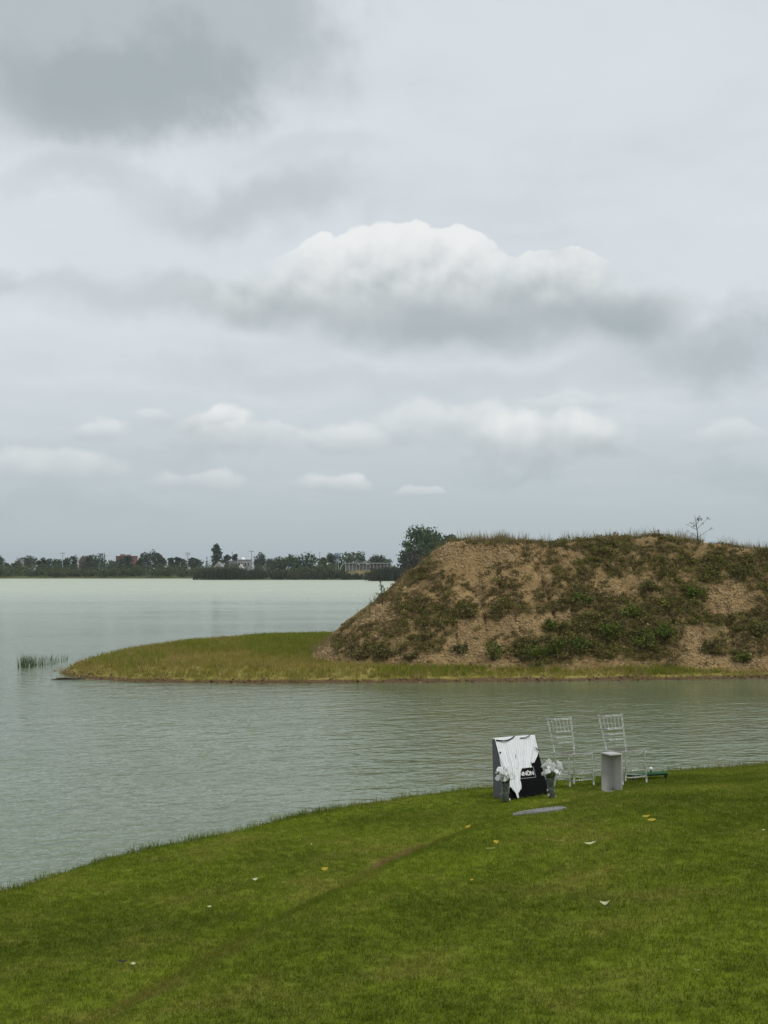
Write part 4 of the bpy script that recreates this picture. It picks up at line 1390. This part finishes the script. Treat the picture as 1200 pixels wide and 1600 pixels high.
mb = MB()
c4 = [face(0, 0, 0), face(1, 0, 0), face(1, 1, 0), face(0, 1, 0)]; k4 = [face(0, 0, -.0115), face(1, 0, -.0115), face(1, 1, -.0115), face(0, 1, -.0115)]
mb.add(k4 + c4, [(3, 2, 1, 0), (4, 5, 6, 7), (0, 1, 5, 4), (1, 2, 6, 5), (2, 3, 7, 6), (3, 0, 4, 7)])
front_panel = mb.build('front_panel', MAT['board_black'], root)


def strip(a, b, wid, off, mbx):
    A, Bp = face(*a, off), face(*b, off); n = (face(.5, .5, 1) - face(.5, .5, 0)).normalized()
    s = (Bp - A).normalized().cross(n) * wid / 2
    lo_ = [A - s - n * .002, A + s - n * .002, Bp + s - n * .002, Bp - s - n * .002]; hi_ = [q_ + n * .002 for q_ in lo_]
    mbx.add(lo_ + hi_, [(3, 2, 1, 0), (4, 5, 6, 7), (0, 1, 5, 4), (1, 2, 6, 5), (2, 3, 7, 6), (3, 0, 4, 7)])


BX = (.22, .775, .345, .505)        # logo box: u0 u1 v0 v1
mb = MB()
for a, b in (((BX[0], BX[2]), (BX[1], BX[2])), ((BX[1], BX[2]), (BX[1], BX[3])), ((BX[1], BX[3]), (BX[0], BX[3]))): strip(a, b, .006, .003, mb)
mb.build('logo_outline', MAT['outline_print'], root)
cu = bpy.data.curves.new('logo_lettering', 'FONT'); cu.body = 'ANN\u00dbN'; cu.size = .074; cu.align_x = 'RIGHT'; cu.offset = .0022; cu.extrude = .001; cu.space_character = .98
tmp = bpy.data.objects.new('lettering_source', cu)
dg = bpy.context.evaluated_depsgraph_get()
tm = bpy.data.meshes.new_from_object(tmp); bpy.data.objects.remove(tmp)
lettering = link('logo_lettering', tm, MAT['white_print'], root)
o0 = face(.75, .385, .004); ex = (face(1, .5) - face(0, .5)).normalized(); ey = (face(.5, 1) - face(.5, 0)).normalized(); ez = ex.cross(ey)
Ml = Matrix((ex, ey, ez)).transposed().to_4x4(); Ml.translation = o0
lettering.matrix_local = Ml
tag(root, 'wedge shaped display board with black front and grey sides', 'sign board')


# striped cloth draped over the board
def cloth():
    poly = [(-.012, 1.0), (1.004, 1.0), (1.004, .745), (.93, .665), (.83, .575), (.775, .565), (.745, .60), (.735, .50), (.47, .495), (.39, .42), (.33, .31), (.325, .235), (.29, .18), (.21, .12), (.165, .035), (.135, .04),
            (.125, .12), (.09, .20), (.03, .22), (-.012, .40)]
    poly = [(u, v) for u, v in poly]
    us = np.linspace(-.02, 1.01, 140); vs2 = np.linspace(.02, 1.0, 190)
    U, Vv = np.meshgrid(us, vs2); u, v = U.ravel(), Vv.ravel()
    nx = len(us); i = np.arange(len(u)).reshape(len(vs2), nx)
    Fq_ = np.stack([i[:-1, :-1], i[:-1, 1:], i[1:, 1:], i[1:, :-1]], -1).reshape(-1, 4)
    cu_, cv_ = u[Fq_].mean(1), v[Fq_].mean(1)
    Fq_ = Fq_[inside(cu_, cv_, poly)]
    # drape lines gather towards the low corner at the left
    d = 1 - v
    sc = (u - .10) / (1.0 - .72 * d) + .10 + .05 * np.sin(d * 9 + u * 3) * d
    fold = .0065 * np.sin(sc * 46 + 1.5 * np.sin(d * 5)) * sstep(d, .02, .35) + .008 * np.sin(sc * 21 + 2 * d)
    off = .016 + fold + .035 * sstep(d, .55, .95) * (u < .5) + .012 * fbm(u * 5, v * 5, 3, 3)
    fl = (u > .48) & (u < .76) & (v < .66)
    stripe = sc * 20 + .9 * fbm(u * 2.5, v * 3.5, 9, 3) + np.where((u > .55) & (v < .7), .3, 0)
    P = np.array([face(a, b, c) for a, b, c in zip(u, v, off)])
    used = np.unique(Fq_); mp = np.full(len(u), -1); mp[used] = np.arange(len(used))
    plainz = np.where((u < .45) & (v > .945 + .05 * np.sin(u * 6.5 + 2.6)), 1, 0)
    me = np_mesh('striped_cloth', P[used], mp[Fq_], {'stripe': stripe[used], 'plain': plainz[used]})
    m, nt, out = material('striped_fabric')
    b = principled(nt, out, .8, .2)
    st = attr(nt, 'stripe'); fr_ = E.m('FRACT', st)
    ln = E.m('ABSOLUTE', fr_ - .5).ss(.095, .03) * (1.0 - attr(nt, 'plain'))
    n = E(noise(obj_out(nt), 25, 4).outputs[0])
    c = mixc(n.ss(.3, .7), (.76, .775, .785), (.83, .84, .85))
    nt.links.new(mixc(ln * .85, c, (.24, .255, .28)), b.inputs['Base Color'])
    o = link('striped_cloth', me, m, smooth=True)
    md = o.modifiers.new('solid', 'SOLIDIFY'); md.thickness = .003; md.offset = 0
    o.matrix_world = board_M
    # black piping
    for path, r_ in (([(0, .965), (.1, .95), (.22, .943), (.33, .955), (.42, .985), (.47, 1.0)], .0085), ([(.60, .968), (.72, .965), (.80, .98), (.87, 1.0)], .006),
                     ([(.925, .80), (.96, .765), (1.0, .74)], .007), ([(.01, .775), (.03, .755)], .010)):
        mb = MB(); mb.tube([face(a, b2, .033) for a, b2 in smooth_line(path, 2)], r_, 6)
        mb.build('black_piping', MAT['board_black'], o, True)
    tag(o, 'white pinstriped cloth with black piping draped over the display board', 'cloth')


cloth()

# vases of white flowers
def vase_glass():
    m, nt, out = material('vase_glass')
    b = principled(nt, out, .03, .6, IOR=1.3)
    b.inputs['Transmission Weight'].default_value = .95
    n = E(noise(obj_out(nt), 8, 2).outputs[0])
    nt.links.new(mixc(n, (.80, .86, .80), (.92, .95, .92)), b.inputs['Base Color'])
    return m


MAT['glass'] = vase_glass()
m_, nt_, out_ = material('petal_white')
b_ = nt_.nodes.new('ShaderNodeBsdfDiffuse'); t_ = nt_.nodes.new('ShaderNodeBsdfTranslucent'); mx_ = nt_.nodes.new('ShaderNodeMixShader')
pc_ = mixc(E(noise(obj_out(nt_), 40, 3).outputs[0]), (.88, .89, .88), (.93, .93, .92))
nt_.links.new(pc_, b_.inputs[0]); nt_.links.new(pc_, t_.inputs[0]); mx_.inputs[0].default_value = .4
nt_.links.new(b_.outputs[0], mx_.inputs[1]); nt_.links.new(t_.outputs[0], mx_.inputs[2]); nt_.links.new(mx_.outputs[0], out_.inputs[0])
MAT['petal'] = m_
MAT['stem'] = plain('stem_green', (.035, .055, .018), .6, .3, .3, 20)
MAT['vase_water'] = plain('vase_water', (.055, .065, .04), .1, .5, .2, 20)


def petal_mesh(seed):
    rg = np.random.default_rng(seed)
    V, Fq_ = [], []
    for k in range(6):
        a = k * math.pi / 3 + rg.normal(0, .12); L = .026 * rg.uniform(.85, 1.2); wd = .012
        ca, sa = math.cos(a), math.sin(a)
        prof = [(0.002, .35, 0), (.45, 1, .010), (.8, .85, .012), (1, .25, .006)]
        base = len(V)
        for t, w_, z in prof:
            for s in (-1, 0, 1):
                x, y = t * L, s * w_ * wd
                V.append((x * ca - y * sa, x * sa + y * ca, z + abs(s) * .004))
        for i in range(3):
            for j in range(2):
                q_ = base + i * 3 + j; Fq_.append((q_, q_ + 1, q_ + 4, q_ + 3))
    me = np_mesh('blossom', np.array(V), np.array(Fq_)); me.materials.append(MAT['petal'])
    return me


BLOSSOM = [petal_mesh(i) for i in range(3)]


def vase(px, py, label, seed, spread, shift, lean):
    p = on_lawn(px, py)
    root = empty('flower_vase', (p.x, p.y, p.z - .012), (0, lean, seed))
    rg = random.Random(seed)
    H = .27
    outer = [(0, 0), (.038, 0), (.040, .01), (.045, .1), (.052, .2), (.058, H)]
    inner = [(.055, H), (.049, .2), (.042, .1), (.037, .02), (0, .02)]
    MB().lathe(outer + inner, 20).build('glass', MAT['glass'], root, True)
    MB().lathe([(0, .021), (.0355, .0215), (.0412, .1), (.046, .155), (0, .155)], 16).build('water', MAT['vase_water'], root, True)
    mb = MB()
    heads = []
    for k in range(60):
        a = rg.uniform(0, 6.28); r1 = spread * math.sqrt(rg.random()); z1 = H + .04 + rg.uniform(0, .17) * (1.15 - r1 / spread * .5)
        hx, hy = r1 * math.cos(a) + shift, r1 * math.sin(a)
        heads.append((hx, hy, z1))
        if k < 14:
            a2 = a + 2.5; mb.tube([(.025 * math.cos(a2), .025 * math.sin(a2), .03), (.01 * math.cos(a), .01 * math.sin(a), H * .6), (hx * .35, hy * .35, H + .01), (hx, hy, z1)], .0032, 5)
    for k in range(16):
        a = rg.uniform(0, 6.28); a2 = a + 2.2
        mb.tube([(.03 * math.cos(a2), .03 * math.sin(a2), .03), (.035 * math.cos(a), .035 * math.sin(a), H * .8), (.06 * math.cos(a), .06 * math.sin(a), H + .05)], .0045, 5)
    mb.build('stems', MAT['stem'], root)
    V, Fs, v = leaf_cloud(np.random.default_rng(int(seed * 10)), [(shift * .4, 0, H + .03, .055, .055, .05)], 60, .04, .4, 0, .3)
    link('leaves', np_mesh('leaves', V, Fs, {'v': v}), MAT['shrub'], root)
    for k, hd in enumerate(heads):
        o = link('blossom', BLOSSOM[k % 3], None, root, loc=hd)
        dv = Vector((hd[0] * 4, hd[1] * 4 - .25, hd[2] - H + .05)).normalized()
        o.rotation_euler = (dv + Vector((rg.uniform(-.6, .6), rg.uniform(-.8, .2), rg.uniform(-.3, .5)))).to_track_quat('Z', 'Y').to_euler()
        s = rg.uniform(.85, 1.25); o.scale = (s, s, s)
    for k in range(4):
        a = rg.uniform(0, 6.28)
        o = link('blossom', BLOSSOM[k % 3], None, root, loc=(.052 * math.cos(a), .052 * math.sin(a), .03 + .03 * k)); o.rotation_euler = (1.5, 0, a + 1.57); o.scale = (.6, .6, .6)
    tag(root, label, 'vase')


vase(790, 1254, 'glass vase of white blossoms in front of the board\'s grey side', 1.3, .115, -.03, R(-3))
vase(862, 1247, 'glass vase of white blossoms between the black panel and a clear chair', 2.7, .125, -.035, R(4))


# fallen leaves on the lawn
MAT['leaf_yellow'] = plain('leaf_yellow', (0.38, 0.29, 0.02), .6, .3, .3, 40)
MAT['leaf_pale'] = plain('leaf_pale', (0.48, 0.50, 0.28), .6, .3, .2, 40)
MAT['leaf_green'] = plain('leaf_green', (0.16, 0.19, 0.03), .6, .3, .3, 40)
MAT['leaf_brown'] = plain('leaf_brown', (0.05, 0.038, 0.02), .7, .2, .3, 40)


def fallen_leaf(px, py, L, W, curl, mat, rot, label, roll=0.0, group=None):
    p = on_lawn(px, py)
    L, W = L * .8, W * .8
    n, V, Fq_ = 9, [], []
    for i in range(n):
        t = i / (n - 1) * 2 - 1
        w_ = W * .5 * max(0.04, (1 - abs(t) ** 2.2)); z = curl * L * t * t
        for s in (-1, 0, 1): V.append((t * L / 2, s * w_, z + abs(s) * w_ * .35))
    for i in range(n - 1):
        for j in range(2): a = i * 3 + j; Fq_.append((a, a + 1, a + 4, a + 3))
    o = link('fallen_leaf', np_mesh('fallen_leaf', np.array(V), np.array(Fq_)), mat, smooth=True)
    md = o.modifiers.new('solid', 'SOLIDIFY'); md.thickness = .0015
    o.matrix_world = slope_frame(p + Vector((0, 0, .030)), rot) @ Matrix.Rotation(roll, 4, 'X')
    tag(o, label, 'leaf', group)


Y_, P_, G_, B_ = MAT['leaf_yellow'], MAT['leaf_pale'], MAT['leaf_green'], MAT['leaf_brown']
fallen_leaf(1009, 1281, .10, .035, .12, Y_, .1, 'larger yellow leaf of a pair lying together on the lawn', .5)
fallen_leaf(1018, 1287, .105, .045, .1, Y_, -.3, 'second yellow leaf of a pair lying together on the lawn', .6)
fallen_leaf(732, 1297, .085, .045, .25, Y_, -.2, 'orange yellow leaf below the worn strip near the slab', .7)
fallen_leaf(774, 1322, .075, .05, .3, Y_, .6, 'small crumpled yellow leaf just above the worn strip', .7)
fallen_leaf(766, 1332, .12, .03, .15, G_, -.15, 'dull green leaf beside a small crumpled yellow leaf', .6)
fallen_leaf(922, 1324, .13, .028, .22, P_, .0, 'slim pale leaf curled upward like a smile', .7)
fallen_leaf(946, 1420, .085, .036, .42, P_, -.3, 'pale cream leaf curled into a crescent on open lawn', .5)
fallen_leaf(951, 1424, .05, .03, .1, B_, -.5, 'small dark leaf tucked under a cream crescent leaf', .2)
fallen_leaf(507, 1364, .09, .05, .2, Y_, .3, 'yellow leaf alone on the shore side of the worn strip', .6)
fallen_leaf(398, 1380, .07, .04, .3, P_, .5, 'pale dry leaf on the shore side lawn', .5)
fallen_leaf(327, 1423, .045, .03, .2, P_, .2, 'tiny pale leaf on the shore side lawn', .4)
fallen_leaf(193, 1510, .10, .028, .2, B_, -.3, 'dark brown leaf beside a pale scrap on the worn strip', .5)
fallen_leaf(208, 1514, .045, .03, .2, P_, .3, 'pale scrap of leaf beside a dark brown leaf', .5)
fallen_leaf(737, 1380 + 2, .04, .03, .2, Y_, .3, 'tiny faded yellow leaf in the middle of the lawn', .4)
for x, y in ((946, 1289), (1151, 1277), (1193, 1303), (855, 1318), (1090, 1527), (486, 1324)):
    fallen_leaf(x, y, .035, .022, .3, P_, x * .7, 'tiny pale fleck of fallen petal in the grass', .4, 'pale flecks on the lawn')

# ------------------------------------------------------------------ haze over the lake
m_, nt_, out_ = material('haze_air')
pv = nt_.nodes.new('ShaderNodeVolumePrincipled')
pv.inputs['Color'].default_value = (0.80, 0.88, 0.95, 1); pv.inputs['Density'].default_value = 0.00015; pv.inputs['Anisotropy'].default_value = 0.2
nt_.links.new(pv.outputs[0], out_.inputs['Volume'])
MB_ = MB().box(-2700, 2700, -2700, 2700, -3.2, 30)
hz = MB_.build('haze', m_)
tag(hz, 'thin pale haze over the lake and far shore', 'haze', kind='stuff')
